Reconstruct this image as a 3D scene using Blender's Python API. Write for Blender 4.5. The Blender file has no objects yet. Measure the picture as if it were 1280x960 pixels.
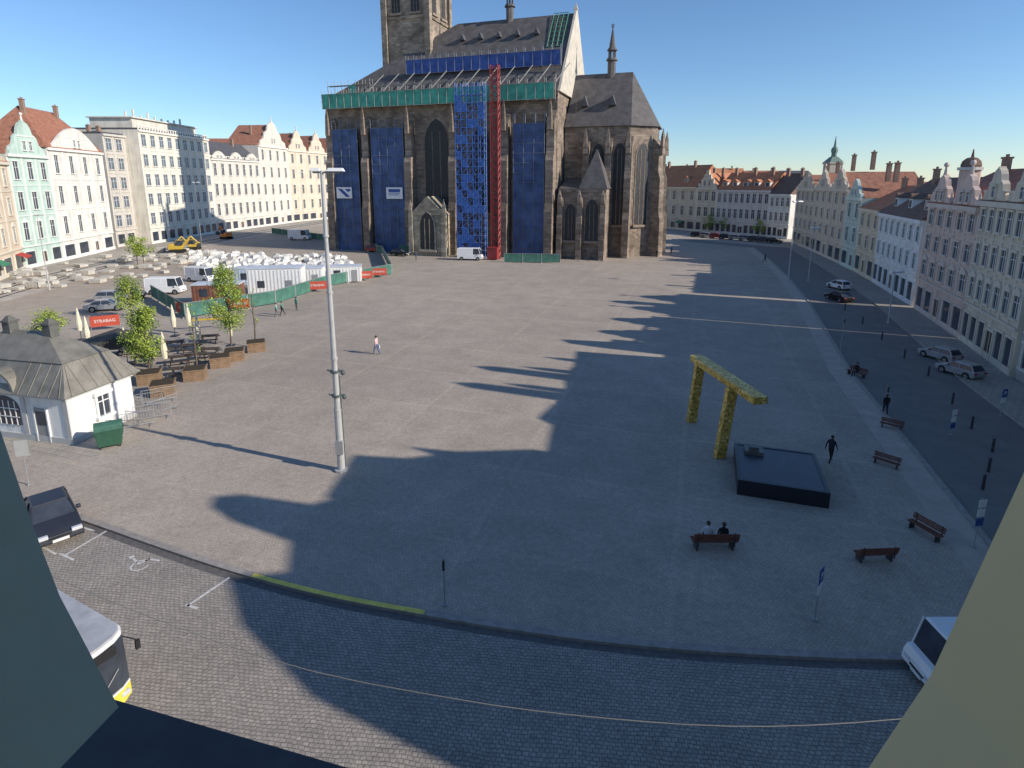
import bpy, bmesh, math, random
from mathutils import Vector, Matrix
random.seed(7)
sc=bpy.context.scene
col=sc.collection
# ------------------------------------------------------------------ survey helpers
HC=16.0; F=720.0; PIT=math.radians(12); C=math.cos(PIT); S=math.sin(PIT); CX=640.0; CY=381.0
def G(px,py):
    u=(px-CX)/F; v=(CY-py)/F
    t=HC/(S-v*C)
    return Vector((u*t,(C+v*S)*t,0))
def ZT(Y,py):
    v=(CY-py)/F
    return HC-Y*(S-v*C)/(C+v*S)
def FX(A,B,px):
    r=(px-CX)/F/1.022
    d=B-A
    s=(r*A.y-A.x)/(d.x-r*d.y)
    return s*d.length
# ------------------------------------------------------------------ materials
MC={}
def M(name,c,rough=.85,var=.18,scale=2.0,metal=0,bump=0,alpha=1):
    if name in MC: return MC[name]
    m=bpy.data.materials.new(name); m.use_nodes=True; nt=m.node_tree; N=nt.nodes; L=nt.links
    b=N['Principled BSDF']; b.inputs['Roughness'].default_value=rough; b.inputs['Metallic'].default_value=metal
    tc=N.new('ShaderNodeTexCoord')
    n1=N.new('ShaderNodeTexNoise'); n1.inputs['Scale'].default_value=scale; n1.inputs['Detail'].default_value=8; n1.inputs['Roughness'].default_value=.65
    L.new(tc.outputs['Object'],n1.inputs['Vector'])
    r=N.new('ShaderNodeValToRGB'); r.color_ramp.elements[0].position=.3; r.color_ramp.elements[1].position=.7
    r.color_ramp.elements[0].color=tuple(max(0,x*(1-var)) for x in c)+(1,)
    r.color_ramp.elements[1].color=tuple(min(1,x*(1+var)) for x in c)+(1,)
    L.new(n1.outputs['Fac'],r.inputs['Fac']); L.new(r.outputs['Color'],b.inputs['Base Color'])
    if bump:
        bp=N.new('ShaderNodeBump'); bp.inputs['Strength'].default_value=bump; bp.inputs['Distance'].default_value=.05
        n2=N.new('ShaderNodeTexNoise'); n2.inputs['Scale'].default_value=scale*6; L.new(tc.outputs['Object'],n2.inputs['Vector'])
        L.new(n2.outputs['Fac'],bp.inputs['Height']); L.new(bp.outputs['Normal'],b.inputs['Normal'])
    MC[name]=m; return m
def facade_mat(name,c):
    if name in MC: return MC[name]
    m=bpy.data.materials.new(name); m.use_nodes=True; nt=m.node_tree; N=nt.nodes; L=nt.links
    b=N['Principled BSDF']; b.inputs['Roughness'].default_value=.92
    tc=N.new('ShaderNodeTexCoord'); mp=N.new('ShaderNodeMapping'); mp.inputs['Scale'].default_value=(1.6,1.6,.12); L.new(tc.outputs['Object'],mp.inputs['Vector'])
    n1=N.new('ShaderNodeTexNoise'); n1.inputs['Scale'].default_value=1.2; n1.inputs['Detail'].default_value=7; L.new(mp.outputs[0],n1.inputs['Vector'])
    n2=N.new('ShaderNodeTexNoise'); n2.inputs['Scale'].default_value=.35; n2.inputs['Detail'].default_value=8; L.new(tc.outputs['Object'],n2.inputs['Vector'])
    ad=N.new('ShaderNodeMath'); ad.operation='ADD'; L.new(n1.outputs['Fac'],ad.inputs[0]); L.new(n2.outputs['Fac'],ad.inputs[1])
    r=N.new('ShaderNodeValToRGB'); r.color_ramp.elements[0].position=.36; r.color_ramp.elements[1].position=.56
    mu=N.new('ShaderNodeMath'); mu.operation='MULTIPLY'; mu.inputs[1].default_value=.5; L.new(ad.outputs[0],mu.inputs[0])
    r.color_ramp.elements[0].color=tuple(x*.78 for x in c)+(1,); r.color_ramp.elements[1].color=tuple(min(1,x*1.06) for x in c)+(1,)
    L.new(mu.outputs[0],r.inputs['Fac']); L.new(r.outputs['Color'],b.inputs['Base Color'])
    MC[name]=m; return m
def stone_mat(name,c,w=1.1,h=.5,var=.3):
    m=bpy.data.materials.new(name); m.use_nodes=True; nt=m.node_tree; N=nt.nodes; L=nt.links
    b=N['Principled BSDF']; b.inputs['Roughness'].default_value=.95
    tc=N.new('ShaderNodeTexCoord'); sx=N.new('ShaderNodeSeparateXYZ'); L.new(tc.outputs['Object'],sx.inputs[0])
    ad=N.new('ShaderNodeMath'); ad.operation='ADD'; L.new(sx.outputs['X'],ad.inputs[0]); L.new(sx.outputs['Y'],ad.inputs[1])
    cb=N.new('ShaderNodeCombineXYZ'); L.new(ad.outputs[0],cb.inputs['X']); L.new(sx.outputs['Z'],cb.inputs['Y'])
    br=N.new('ShaderNodeTexBrick'); br.inputs['Scale'].default_value=1; br.inputs['Brick Width'].default_value=w; br.inputs['Row Height'].default_value=h
    br.inputs['Mortar Size'].default_value=.03
    br.inputs['Color1'].default_value=tuple(x*(1+var) for x in c)+(1,); br.inputs['Color2'].default_value=tuple(x*(1-var) for x in c)+(1,)
    br.inputs['Mortar'].default_value=tuple(x*.7 for x in c)+(1,)
    L.new(cb.outputs[0],br.inputs['Vector'])
    n=N.new('ShaderNodeTexNoise'); n.inputs['Scale'].default_value=.25; n.inputs['Detail'].default_value=8; L.new(tc.outputs['Object'],n.inputs['Vector'])
    mr=N.new('ShaderNodeMapRange'); mr.inputs['From Min'].default_value=.3; mr.inputs['From Max'].default_value=.7; mr.inputs['To Min'].default_value=.6; mr.inputs['To Max'].default_value=1.3
    L.new(n.outputs['Fac'],mr.inputs['Value'])
    mx=N.new('ShaderNodeMix'); mx.data_type='RGBA'; mx.blend_type='MULTIPLY'; mx.inputs['Factor'].default_value=1
    L.new(br.outputs['Color'],mx.inputs[6]); L.new(mr.outputs[0],mx.inputs[7]); L.new(mx.outputs[2],b.inputs['Base Color'])
    return m
def paving(name,c1,c2,mortar,bw,bh,msz,rot,bands=0,bandcol=None,bump=.6,cv=.35):
    m=bpy.data.materials.new(name); m.use_nodes=True; nt=m.node_tree; N=nt.nodes; L=nt.links
    b=N['Principled BSDF']; b.inputs['Roughness'].default_value=.85; b.inputs['Specular IOR Level'].default_value=.3
    g=N.new('ShaderNodeNewGeometry'); mp=N.new('ShaderNodeMapping'); mp.inputs['Rotation'].default_value=(0,0,rot)
    L.new(g.outputs['Position'],mp.inputs['Vector'])
    wn=N.new('ShaderNodeTexNoise'); wn.inputs['Scale'].default_value=.8; L.new(mp.outputs[0],wn.inputs['Vector'])
    wa=N.new('ShaderNodeVectorMath'); wa.operation='MULTIPLY_ADD'; L.new(wn.outputs['Color'],wa.inputs[0]); wa.inputs[1].default_value=(.25,.25,0); L.new(mp.outputs[0],wa.inputs[2])
    br=N.new('ShaderNodeTexBrick'); br.inputs['Scale'].default_value=1; br.inputs['Brick Width'].default_value=bw; br.inputs['Row Height'].default_value=bh; br.inputs['Mortar Size'].default_value=msz
    br.inputs['Color1'].default_value=c1+(1,); br.inputs['Color2'].default_value=c2+(1,); br.inputs['Mortar'].default_value=mortar+(1,)
    L.new(wa.outputs[0],br.inputs['Vector'])
    def mul(a,fac_out,lo,hi,fmin=.3,fmax=.7):
        mr=N.new('ShaderNodeMapRange'); mr.inputs['From Min'].default_value=fmin; mr.inputs['From Max'].default_value=fmax
        mr.inputs['To Min'].default_value=lo; mr.inputs['To Max'].default_value=hi; L.new(fac_out,mr.inputs['Value'])
        mx=N.new('ShaderNodeMix'); mx.data_type='RGBA'; mx.blend_type='MULTIPLY'; mx.inputs['Factor'].default_value=1
        L.new(a,mx.inputs[6]); L.new(mr.outputs[0],mx.inputs[7]); return mx.outputs[2]
    out=br.outputs['Color']
    for sc_,lo,hi in ((.035,.86,1.10),(.35,.86,1.10),(3.0,.88,1.12),(11.,1-cv,1+cv)):
        n=N.new('ShaderNodeTexNoise'); n.inputs['Scale'].default_value=sc_; n.inputs['Detail'].default_value=6; n.inputs['Roughness'].default_value=.7
        L.new(mp.outputs[0],n.inputs['Vector']); out=mul(out,n.outputs['Fac'],lo,hi)
    if bands:
        b2=N.new('ShaderNodeTexBrick'); b2.offset=0; b2.inputs['Scale'].default_value=1; b2.inputs['Brick Width'].default_value=bands; b2.inputs['Row Height'].default_value=bands*.8; b2.inputs['Mortar Size'].default_value=.2
        b2.inputs['Color1'].default_value=(1,1,1,1); b2.inputs['Color2'].default_value=(.94,.945,.955,1); b2.inputs['Mortar'].default_value=bandcol+(1,)
        b2.inputs['Mortar Smooth'].default_value=.5
        L.new(wa.outputs[0],b2.inputs['Vector'])
        mx=N.new('ShaderNodeMix'); mx.data_type='RGBA'; mx.blend_type='MULTIPLY'; mx.inputs['Factor'].default_value=1
        L.new(out,mx.inputs[6]); L.new(b2.outputs['Color'],mx.inputs[7]); out=mx.outputs[2]
    L.new(out,b.inputs['Base Color'])
    bp=N.new('ShaderNodeBump'); bp.inputs['Strength'].default_value=bump; bp.inputs['Distance'].default_value=.02; bp.invert=True
    L.new(br.outputs['Fac'],bp.inputs['Height']); L.new(bp.outputs['Normal'],b.inputs['Normal'])
    return m
glass=M('window_glass',(.05,.06,.08),.15,.5,.6)
glassl=M('window_glass_pale',(.12,.15,.19),.12,.5,.6)
churchglass=M('leaded_dark_glass',(.025,.025,.028),.55,.5,1.5)
white=M('white_paint',(.78,.78,.76),.5,.06,2)
cream=M('cream_trim',(.66,.64,.58),.8,.08,1)
black=M('black_plastic',(.02,.02,.022),.5,.2,3)
rubber=M('tyre_rubber',(.018,.018,.018),.9,.2,5)
metal=M('galvanised_steel',(.42,.43,.44),.45,.12,3,.5)
dkmetal=M('dark_steel',(.06,.065,.07),.5,.2,3,.4)
tile=M('red_roof_tile',(.34,.15,.095),.9,.35,1.5,bump=.4)
tile2=M('orange_roof_tile',(.48,.20,.10),.9,.3,1.5,bump=.4)
tileb=M('brown_roof_tile',(.19,.12,.09),.9,.35,1.5,bump=.4)
slate=M('slate_roof',(.09,.09,.10),.7,.3,1.2,bump=.4)
slatel=M('weathered_slate',(.11,.10,.098),.75,.35,.7,bump=.4)
wood=M('planter_wood',(.27,.18,.11),.8,.3,3)
redwood=M('bench_wood',(.17,.06,.035),.7,.3,4)
green=M('dark_green_paint',(.03,.10,.06),.6,.2,3)
leafA=M('leaf_light',(.33,.42,.06),.6,.25,5); leafB=M('leaf_dark',(.15,.23,.035),.7,.3,5)
bark=M('bark',(.14,.11,.08),.95,.3,8)
copper=M('green_copper',(.14,.21,.18),.7,.2,2)
def goldmat():
    m=bpy.data.materials.new('gold_mosaic'); m.use_nodes=True; nt=m.node_tree; N=nt.nodes; L=nt.links
    b=N['Principled BSDF']; b.inputs['Metallic'].default_value=.35; b.inputs['Roughness'].default_value=.42
    tc=N.new('ShaderNodeTexCoord'); v=N.new('ShaderNodeTexVoronoi'); v.inputs['Scale'].default_value=8; L.new(tc.outputs['Object'],v.inputs['Vector'])
    sp=N.new('ShaderNodeSeparateColor'); L.new(v.outputs['Color'],sp.inputs[0])
    r=N.new('ShaderNodeValToRGB'); e=r.color_ramp.elements; e[0].position=0; e[0].color=(.36,.22,.04,1); e[1].position=1; e[1].color=(.98,.76,.32,1)
    k=e.new(.4); k.color=(.62,.38,.07,1); k=e.new(.8); k.color=(.78,.52,.13,1)
    L.new(sp.outputs[0],r.inputs['Fac']); L.new(r.outputs['Color'],b.inputs['Base Color'])
    bp=N.new('ShaderNodeBump'); bp.inputs['Strength'].default_value=.45; bp.inputs['Distance'].default_value=.03; L.new(sp.outputs[1],bp.inputs['Height']); L.new(bp.outputs['Normal'],b.inputs['Normal'])
    return m
gold=goldmat()
# ------------------------------------------------------------------ mesh builder
class MB:
    def __init__(s): s.v=[];s.f=[];s.m=[]
    def add(s,V,Fc,mi=0):
        o=len(s.v); s.v+= [tuple(p) for p in V]; s.f+=[tuple(i+o for i in f) for f in Fc]; s.m+=[mi]*len(Fc); return s
    def box(s,x0,x1,y0,y1,z0,z1,mi=0):
        return s.add([(x0,y0,z0),(x1,y0,z0),(x1,y1,z0),(x0,y1,z0),(x0,y0,z1),(x1,y0,z1),(x1,y1,z1),(x0,y1,z1)],
          [(0,3,2,1),(4,5,6,7),(0,1,5,4),(1,2,6,5),(2,3,7,6),(3,0,4,7)],mi)
    def frus(s,c,a,b,z0,z1,a2,b2,mi=0,c2=None):
        c2=c2 or c
        return s.add([(c[0]-a,c[1]-b,z0),(c[0]+a,c[1]-b,z0),(c[0]+a,c[1]+b,z0),(c[0]-a,c[1]+b,z0),(c2[0]-a2,c2[1]-b2,z1),(c2[0]+a2,c2[1]-b2,z1),(c2[0]+a2,c2[1]+b2,z1),(c2[0]-a2,c2[1]+b2,z1)],
          [(0,3,2,1),(4,5,6,7),(0,1,5,4),(1,2,6,5),(2,3,7,6),(3,0,4,7)],mi)
    def cyl(s,p0,p1,r0,r1=None,n=8,mi=0):
        r1=r0 if r1 is None else r1
        p0=Vector(p0);p1=Vector(p1);d=(p1-p0).normalized()
        a=Vector((0,0,1)) if abs(d.z)<.9 else Vector((1,0,0))
        e=d.cross(a).normalized();g=d.cross(e)
        V=[]
        for P,r in((p0,r0),(p1,r1)):
            for i in range(n):
                t=2*math.pi*i/n; V.append(P+e*math.cos(t)*r+g*math.sin(t)*r)
        Fc=[(i,(i+1)%n,n+(i+1)%n,n+i) for i in range(n)]+[tuple(range(n)),tuple(range(n,2*n))]
        return s.add(V,Fc,mi)
    def pxz(s,P,y0,y1,mi=0):
        n=len(P); V=[(x,y0,z) for x,z in P]+[(x,y1,z) for x,z in P]
        return s.add(V,[tuple(range(n)),tuple(range(2*n-1,n-1,-1))]+[(i,(i+1)%n,n+(i+1)%n,n+i) for i in range(n)],mi)
    def pyz(s,P,x0,x1,mi=0):
        n=len(P); V=[(x0,y,z) for y,z in P]+[(x1,y,z) for y,z in P]
        return s.add(V,[tuple(range(n)),tuple(range(2*n-1,n-1,-1))]+[(i,(i+1)%n,n+(i+1)%n,n+i) for i in range(n)],mi)
    def pxy(s,P,z0,z1,mi=0):
        n=len(P); V=[(x,y,z0) for x,y in P]+[(x,y,z1) for x,y in P]
        return s.add(V,[tuple(range(n)),tuple(range(2*n-1,n-1,-1))]+[(i,(i+1)%n,n+(i+1)%n,n+i) for i in range(n)],mi)
    def sph(s,c,rx,ry,rz,n=8,k=5,mi=0):
        V=[(c[0],c[1],c[2]-rz)]
        for j in range(1,k):
            a=-math.pi/2+math.pi*j/k
            for i in range(n):
                t=2*math.pi*i/n; V.append((c[0]+rx*math.cos(a)*math.cos(t),c[1]+ry*math.cos(a)*math.sin(t),c[2]+rz*math.sin(a)))
        V.append((c[0],c[1],c[2]+rz)); e=len(V)-1
        Fc=[(0,1+(i+1)%n,1+i) for i in range(n)]
        for j in range(k-2):
            for i in range(n): a=1+j*n; Fc.append((a+i,a+(i+1)%n,a+n+(i+1)%n,a+n+i))
        a=1+(k-2)*n; Fc+=[(a+i,a+(i+1)%n,e) for i in range(n)]
        return s.add(V,Fc,mi)
    def mesh(s,name,mats):
        me=bpy.data.meshes.new(name); me.from_pydata(s.v,[],s.f)
        for m in mats: me.materials.append(m)
        for p,i in zip(me.polygons,s.m): p.material_index=i
        bm=bmesh.new(); bm.from_mesh(me); bmesh.ops.recalc_face_normals(bm,faces=bm.faces); bm.to_mesh(me); bm.free()
        me.update(); return me
    def obj(s,name,parent,mats,loc=(0,0,0),rot=0,smooth=False,bevel=0,label=None):
        if not isinstance(mats,(list,tuple)): mats=[mats]
        me=s.mesh(name,mats)
        if smooth:
            for p in me.polygons: p.use_smooth=True
        return put(me,name,parent,loc,rot,bevel,label)
def put(me,name,parent=None,loc=(0,0,0),rot=0,bevel=0,label=None,scale=None):
    o=bpy.data.objects.new(name,me); col.objects.link(o); o.location=loc; o.rotation_euler=(0,0,rot)
    if parent: o.parent=parent
    if bevel:
        b=o.modifiers.new('Bevel','BEVEL'); b.width=bevel; b.segments=2; b.limit_method='ANGLE'
    if label: o['label']=label
    if scale: o.scale=scale
    return o
def thing(name,label,cat,loc=(0,0,0),rot=0,group=None,mesh=None,kind=None):
    o=bpy.data.objects.new(name,mesh); col.objects.link(o); o.location=loc; o.rotation_euler=(0,0,rot)
    o['label']=label; o['category']=cat
    if group: o['group']=group
    if kind: o['kind']=kind
    return o
def CH(o): return [x for x in bpy.data.objects if x.parent==o]
def clone(root,loc,rot=0,label=None,scale=None):
    def rec(o,par):
        c=o.copy(); col.objects.link(c)
        if par is not None:
            c.parent=par; c.matrix_parent_inverse=o.matrix_parent_inverse.copy()
        for k in CH(o): rec(k,c)
        return c
    c=rec(root,None); c.location=loc; c.rotation_euler=(0,0,rot)
    if label: c['label']=label
    if scale: c.scale=(scale,)*3
    return c
# ------------------------------------------------------------------ people
skin=M('skin',(.45,.27,.19),.6,.08,6)
hairm=M('brown_hair',(.05,.03,.02),.7,.2,20)
def person(label,loc,rot,pose,top,pants,hair=hairm,height=1.75,carry=None,group=None):
    J={}
    def j(n,x,y,z,r): J[n]=(Vector((x,y,z)),r)
    dz=0
    if pose=='sit': dz=-.42
    j('pelvis',0,0,.95+dz,.14); j('spine',.0,0,1.13+dz,.125); j('chest',.0 if pose!='sit' else .03,0,1.33+dz,.15)
    j('neck',.01,0,1.5+dz,.055); j('head0',.03,0,1.58+dz,.075); j('head1',.03,0,1.69+dz,.088); j('head2',.02,0,1.76+dz,.05); j('nose',.125,0,1.63+dz,.014)
    for sd,n in((1,'L'),(-1,'R')):
        sw=.22*sd if pose=='walk' else 0
        j('sho'+n,0,.185*sd,1.43+dz,.06)
        if pose=='sit':
            j('elb'+n,.08,.24*sd,1.15+dz,.043); j('wri'+n,.30,.15*sd,1.03+dz,.03); j('hand'+n,.37,.12*sd,1.03+dz,.032)
            fd=Vector((1,0,-.3))
        else:
            j('elb'+n,-.03-sw*.5,.25*sd,1.14,.043); j('wri'+n,.05-sw,.26*sd,.90,.03); j('hand'+n,.07-sw*1.1,.26*sd,.83,.032)
            fd=Vector((.15,0,-1))
        h=J['hand'+n][0]; ax=Vector((1,0,0)) if pose!='sit' else Vector((0,1,0))
        for k,(o,l) in enumerate(((-.027,.07),(-.009,.085),(.009,.08),(.027,.065))):
            J['fin'+n+str(k)]=(h+fd.normalized()*l+ax*o,.009)
        J['thumb'+n]=(h+ax*.045+fd.normalized()*.03,.01)
        j('hip'+n,0,.09*sd,.90+dz,.095)
        if pose=='sit':
            j('kne'+n,.45,.11*sd,.50,.065); j('ank'+n,.42,.11*sd,.09,.042); j('toe'+n,.58,.11*sd,.045,.036)
        elif pose=='walk':
            j('kne'+n,.06+sw*.55,.1*sd,.50,.065); j('ank'+n,sw*1.35,.1*sd,.10,.042); j('toe'+n,sw*1.35+.17,.1*sd,.045,.036)
        else:
            j('kne'+n,.02,.1*sd,.50,.065); j('ank'+n,-.01,.11*sd,.09,.042); j('toe'+n,.15,.13*sd,.045,.036)
    E=[('pelvis','spine'),('spine','chest'),('chest','neck'),('neck','head0'),('head0','head1'),('head1','head2'),('head0','nose')]
    for n in 'LR':
        E+=[('chest','sho'+n),('sho'+n,'elb'+n),('elb'+n,'wri'+n),('wri'+n,'hand'+n),('hand'+n,'thumb'+n),('pelvis','hip'+n),('hip'+n,'kne'+n),('kne'+n,'ank'+n),('ank'+n,'toe'+n)]
        E+=[('hand'+n,'fin'+n+str(k)) for k in range(4)]
    names=list(J); idx={n:i for i,n in enumerate(names)}
    me=bpy.data.meshes.new('body'); me.from_pydata([tuple(J[n][0]) for n in names],[(idx[a],idx[b]) for a,b in E],[])
    tmp=bpy.data.objects.new('tmp',me); col.objects.link(tmp)
    tmp.modifiers.new('Skin','SKIN'); ss=tmp.modifiers.new('Sub','SUBSURF'); ss.levels=1
    for i,n in enumerate(names):
        d=me.skin_vertices[0].data[i]; r=J[n][1]
        d.radius=(r,r*(1.25 if n in('chest','pelvis','spine') else 1)); d.use_root=(n=='pelvis')
    dg=bpy.context.evaluated_depsgraph_get(); dg.update()
    m2=bpy.data.meshes.new_from_object(tmp.evaluated_get(dg)); bpy.data.objects.remove(tmp)
    m2.materials.clear()
    shoe=M('dark_shoes',(.03,.028,.026),.6,.1,3)
    for m in(skin,top,pants,shoe): m2.materials.append(m)
    for p in m2.polygons:
        p.use_smooth=True; c=p.center; best=None
        for a,b in E:
            A=J[a][0];B=J[b][0]; t=max(0,min(1,(c-A).dot(B-A)/max(1e-6,(B-A).length_squared))); d=(A+(B-A)*t-c).length-J[a][1]*.6
            if best is None or d<best[0]: best=(d,a,b)
        a,b=best[1],best[2]
        if a in('neck','head0','head1') or a[:4]=='hand' or a[:3]=='wri': k=0
        elif a[:3] in('hip','kne') or b[:3]=='hip': k=2
        elif a[:3]=='ank': k=3
        else: k=1
        p.material_index=k
    root=thing('person',label,'person',loc,rot,group,mesh=m2); root.scale=(height/1.79,)*3
    h=MB(); h.sph((.0,0,1.705+dz),.115,.10,.105,10,6); h.obj('hair',root,hair,smooth=True)
    for sd in(-1,1): e=MB(); e.sph((.112,sd*.033,1.665+dz),.012,.016,.01,6,4); e.obj('eye',root,black)
    if carry:
        b=MB(); b.frus((.03,-.36),.09,.05,.52,.80,.06,.03); b.cyl((.03,-.36,.79),(.03,-.30,.85),.012,n=5); b.obj('handbag',root,carry)
    return root
T=lambda n,c:M('cloth_'+n,c,.9,.12,6)
def pg(px,py): 
    g=G(px,py); return (g.x,g.y,0)
person('person in pale pink jacket and blue jeans walking across the square',pg(471,443),2.6,'walk',T('pink',(.62,.45,.45)),T('jeans',(.08,.12,.25)),height=1.85,carry=M('white_bag',(.7,.7,.7)))
person('person in dark jacket and dark trousers standing beside the fountain',pg(1037,578),.6,'walk',T('navy',(.018,.02,.035)),T('black',(.015,.015,.018)),height=1.7)
bp=Vector(pg(891,684))
fwd=math.radians(-97)
for k,(off,t,lab,hh) in enumerate(((-.28,T('white',(.62,.63,.66)),'person in white top sitting on the wooden bench',1.7),(.42,T('black2',(.02,.02,.025)),'person in black jacket sitting on the wooden bench',1.62))):
    person(lab,(bp.x+off,bp.y-.02,0),fwd+math.pi,'sit',t,T('jeans2',(.05,.06,.10)),height=hh)
gp='people scattered over the square'
person('person in green work clothes standing by the site fence',pg(371,388),1.0,'stand',T('greenw',(.10,.30,.20)),T('grey',(.15,.15,.16)),group=gp)
person('person in pale jacket walking along the site fence',pg(346,396),.2,'walk',T('teal',(.25,.45,.40)),T('grey',(.15,.15,.16)),group=gp)
person('person in green vest walking beside another near the fence',pg(353,394),.3,'walk',T('greenw',(.10,.30,.20)),T('black',(.015,.015,.018)),group=gp)
for px,py,t,ps in((735,327,'black','walk'),(821,322,'navy','walk'),(839,318,'jeans','stand'),(752,314,'pinkish','walk'),(703,313,'navy','stand'),(956,328,'black','walk'),(520,325,'jeans','stand')):
    person('distant pedestrian in dark clothes near the church',pg(px,py),random.random()*6,ps,T(t,(.08,.08,.12)),T('black',(.015,.015,.018)),group=gp)
person('person in dark clothes walking on the shaded pavement',pg(1106,518),1.2,'walk',T('black',(.015,.015,.018)),T('navy',(.018,.02,.035)),height=1.5,group=gp)
person('person in dark clothes sitting on a bench in the shade',(pg(1070,470)[0],pg(1070,470)[1],0),2.0+math.pi/2,'sit',T('black',(.015,.015,.018)),T('navy',(.018,.02,.035)),height=1.6,group=gp)
# ------------------------------------------------------------------ ground
plaza=paving('plaza_setts',(.50,.425,.345),(.43,.365,.30),(.34,.29,.24),.16,.13,.012,math.radians(18),bands=9.0,bandcol=(1.05,1.05,1.045),bump=.3,cv=.22)
roadm=paving('road_setts',(.42,.375,.325),(.33,.30,.265),(.20,.18,.165),.18,.13,.014,math.radians(6),bump=.6,cv=.35)
asph=M('asphalt',(.20,.185,.17),.85,.15,.6)
walkm=paving('pavement_slabs',(.43,.385,.33),(.39,.35,.30),(.25,.22,.19),.5,.5,.02,math.radians(18),bump=.3,cv=.15)
def sheet(name,pts,z,mat,label,cat='ground',th=None):
    mb=MB(); n=len(pts)
    mb.add([(p[0],p[1],z) for p in pts],[tuple(range(n))]); me=mb.mesh(name,[mat])
    if me.polygons[0].normal.z<0: me.flip_normals()
    return thing(name,label,cat,mesh=me,kind='structure')
sheet('ground',[(-2500,-300),(2500,-300),(2500,4500),(-2500,4500)],0,plaza,'wide cobbled town square paved with grey setts')
kp=[(-140,600),(-60,612),(30,628),(100,650),(200,685),(290,715),(400,745),(530,770),(700,797),(850,813),(1000,822),(1130,826),(1290,826),(1500,815)]
K=[G(*p) for p in kp]
def smooth(P,n=4):
    out=[]
    for i in range(len(P)-1):
        p0=P[max(0,i-1)];p1=P[i];p2=P[i+1];p3=P[min(len(P)-1,i+2)]
        for k in range(n):
            t=k/n; out.append(.5*((2*p1)+(p2-p0)*t+(2*p0-5*p1+4*p2-p3)*t*t+(3*p1-p0-3*p2+p3)*t**3))
    out.append(P[-1]); return out
KS=smooth(K)
def strip(name,P,off0,off1,z0,z1,mat,label,cat,kind='structure'):
    mb=MB(); n=len(P); V=[]
    for i,p in enumerate(P):
        d=(P[min(i+1,n-1)]-P[max(i-1,0)]).normalized(); nn=Vector((-d.y,d.x,0))
        a=p+nn*off0;b=p+nn*off1
        if z0==z1: V+=[(a.x,a.y,z1),(b.x,b.y,z1)]
        else: V+=[(a.x,a.y,z0),(a.x,a.y,z1),(b.x,b.y,z1),(b.x,b.y,z0)]
    Fc=[]
    if z0==z1:
        for i in range(n-1): Fc.append((2*i,2*i+2,2*i+3,2*i+1))
    else:
        for i in range(n-1):
            for k in range(4): Fc.append((4*i+k,4*i+4+k,4*i+4+(k+1)%4,4*i+(k+1)%4))
        Fc+=[(0,1,2,3),(4*n-4,4*n-1,4*n-2,4*n-3)]
    mb.add(V,Fc); me=mb.mesh(name,[mat])
    if z0==z1 and me.polygons[0].normal.z<0: me.flip_normals()
    return thing(name,label,cat,mesh=me,kind=kind)
sheet('road',[(p.x,p.y) for p in KS]+[(60,-20),(-80,-20),(-80,60)],.004,roadm,'cobbled street of dark grey setts in front of the square','road')
kerbm=M('kerb_granite',(.32,.29,.265),.8,.25,3)
strip('kerb',KS,-.08,.22,0,.12,kerbm,'long granite kerb between street and square','kerb')
ygm=M('yellow_paint',(.78,.64,.13),.7,.2,3)
ys=[p for p in KS if G(303,716).x<=p.x<=G(532,771).x]
strip('kerb_marking',ys,-.06,.16,.124,.129,ygm,'yellow painted kerb stretch','road marking')
strip('gutter',KS,-.40,-.10,.009,.009,M('gutter_stone',(.13,.12,.115),.8,.3,4),'darker gutter stones along the kerb','gutter')
wl=M('worn_white_line',(.60,.58,.55),.8,.3,4)
def line(px0,py0,px1,py1,w=.12,z=.012):
    a=G(px0,py0);b=G(px1,py1); strip('road_marking',[a,b],-w/2,w/2,z,z,wl,'worn white parking bay line','road marking')
line(234,758,287,722); line(247,761,232,756); line(82,694,133,664); line(92,700,74,692,.1); line(42,640,118,664,.1); line(0,655,70,693,.1)
mk=MB(); c0=G(175,707)
for i in range(14):
    a=i/14*5.2+.3; b=(i+1)/14*5.2+.3; R=.38
    mk.add([(math.cos(a)*R,math.sin(a)*R,0),(math.cos(b)*R,math.sin(b)*R,0),(math.cos(b)*(R-.08),math.sin(b)*(R-.08),0),(math.cos(a)*(R-.08),math.sin(a)*(R-.08),0)],[(0,1,2,3)])
mk.add([(-.05,.1,0),(.05,.1,0),(.05,.75,0),(-.05,.75,0)],[(0,1,2,3)]); mk.add([(.05,.1,0),(.45,.1,0),(.45,.2,0),(.05,.2,0)],[(0,1,2,3)]); mk.add([(.45,.2,0),(.35,.2,0),(.6,-.35,0),(.7,-.3,0)],[(0,1,2,3)])
mk.add([(-.1,.82,0),(.1,.82,0),(.1,1.0,0),(-.1,1.0,0)],[(0,1,2,3)])
me=mk.mesh('road_marking',[wl]); 
thing('road_marking','worn white wheelchair symbol painted on setts','road marking',(c0.x,c0.y,.014),.9,mesh=me,kind='structure')
RL=[Vector((73,144,0)),Vector((65.3,115,0)),Vector((59,94,0)),Vector((52,73,0)),Vector((40.5,43,0)),Vector((27,0,0))]
strip('pavement',RL,-4.0,0,.0,.12,walkm,'raised slab pavement below the shaded houses','pavement')
strip('road',RL,-12.0,-4.0,.006,.006,asph,'dark asphalt side street along the houses','road')
strip('kerb',RL,-12.25,-12.0,0,.1,kerbm,'granite kerb of the side street','kerb')
strip('pavement',RL,-13.8,-12.25,.006,.006,M('smooth_slabs',(.44,.385,.32),.8,.15,1),'smooth paving strip beside the side street','pavement')
strip('road',[G(860,300),G(985,312),G(1050,345)],-4,3,.008,.008,asph,'asphalt lane at the far end of the square','road')
LL=[Vector((-78,60,0)),Vector((-86,99,0)),Vector((-90,139,0)),Vector((-90,190,0)),Vector((-82,260,0))]
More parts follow.
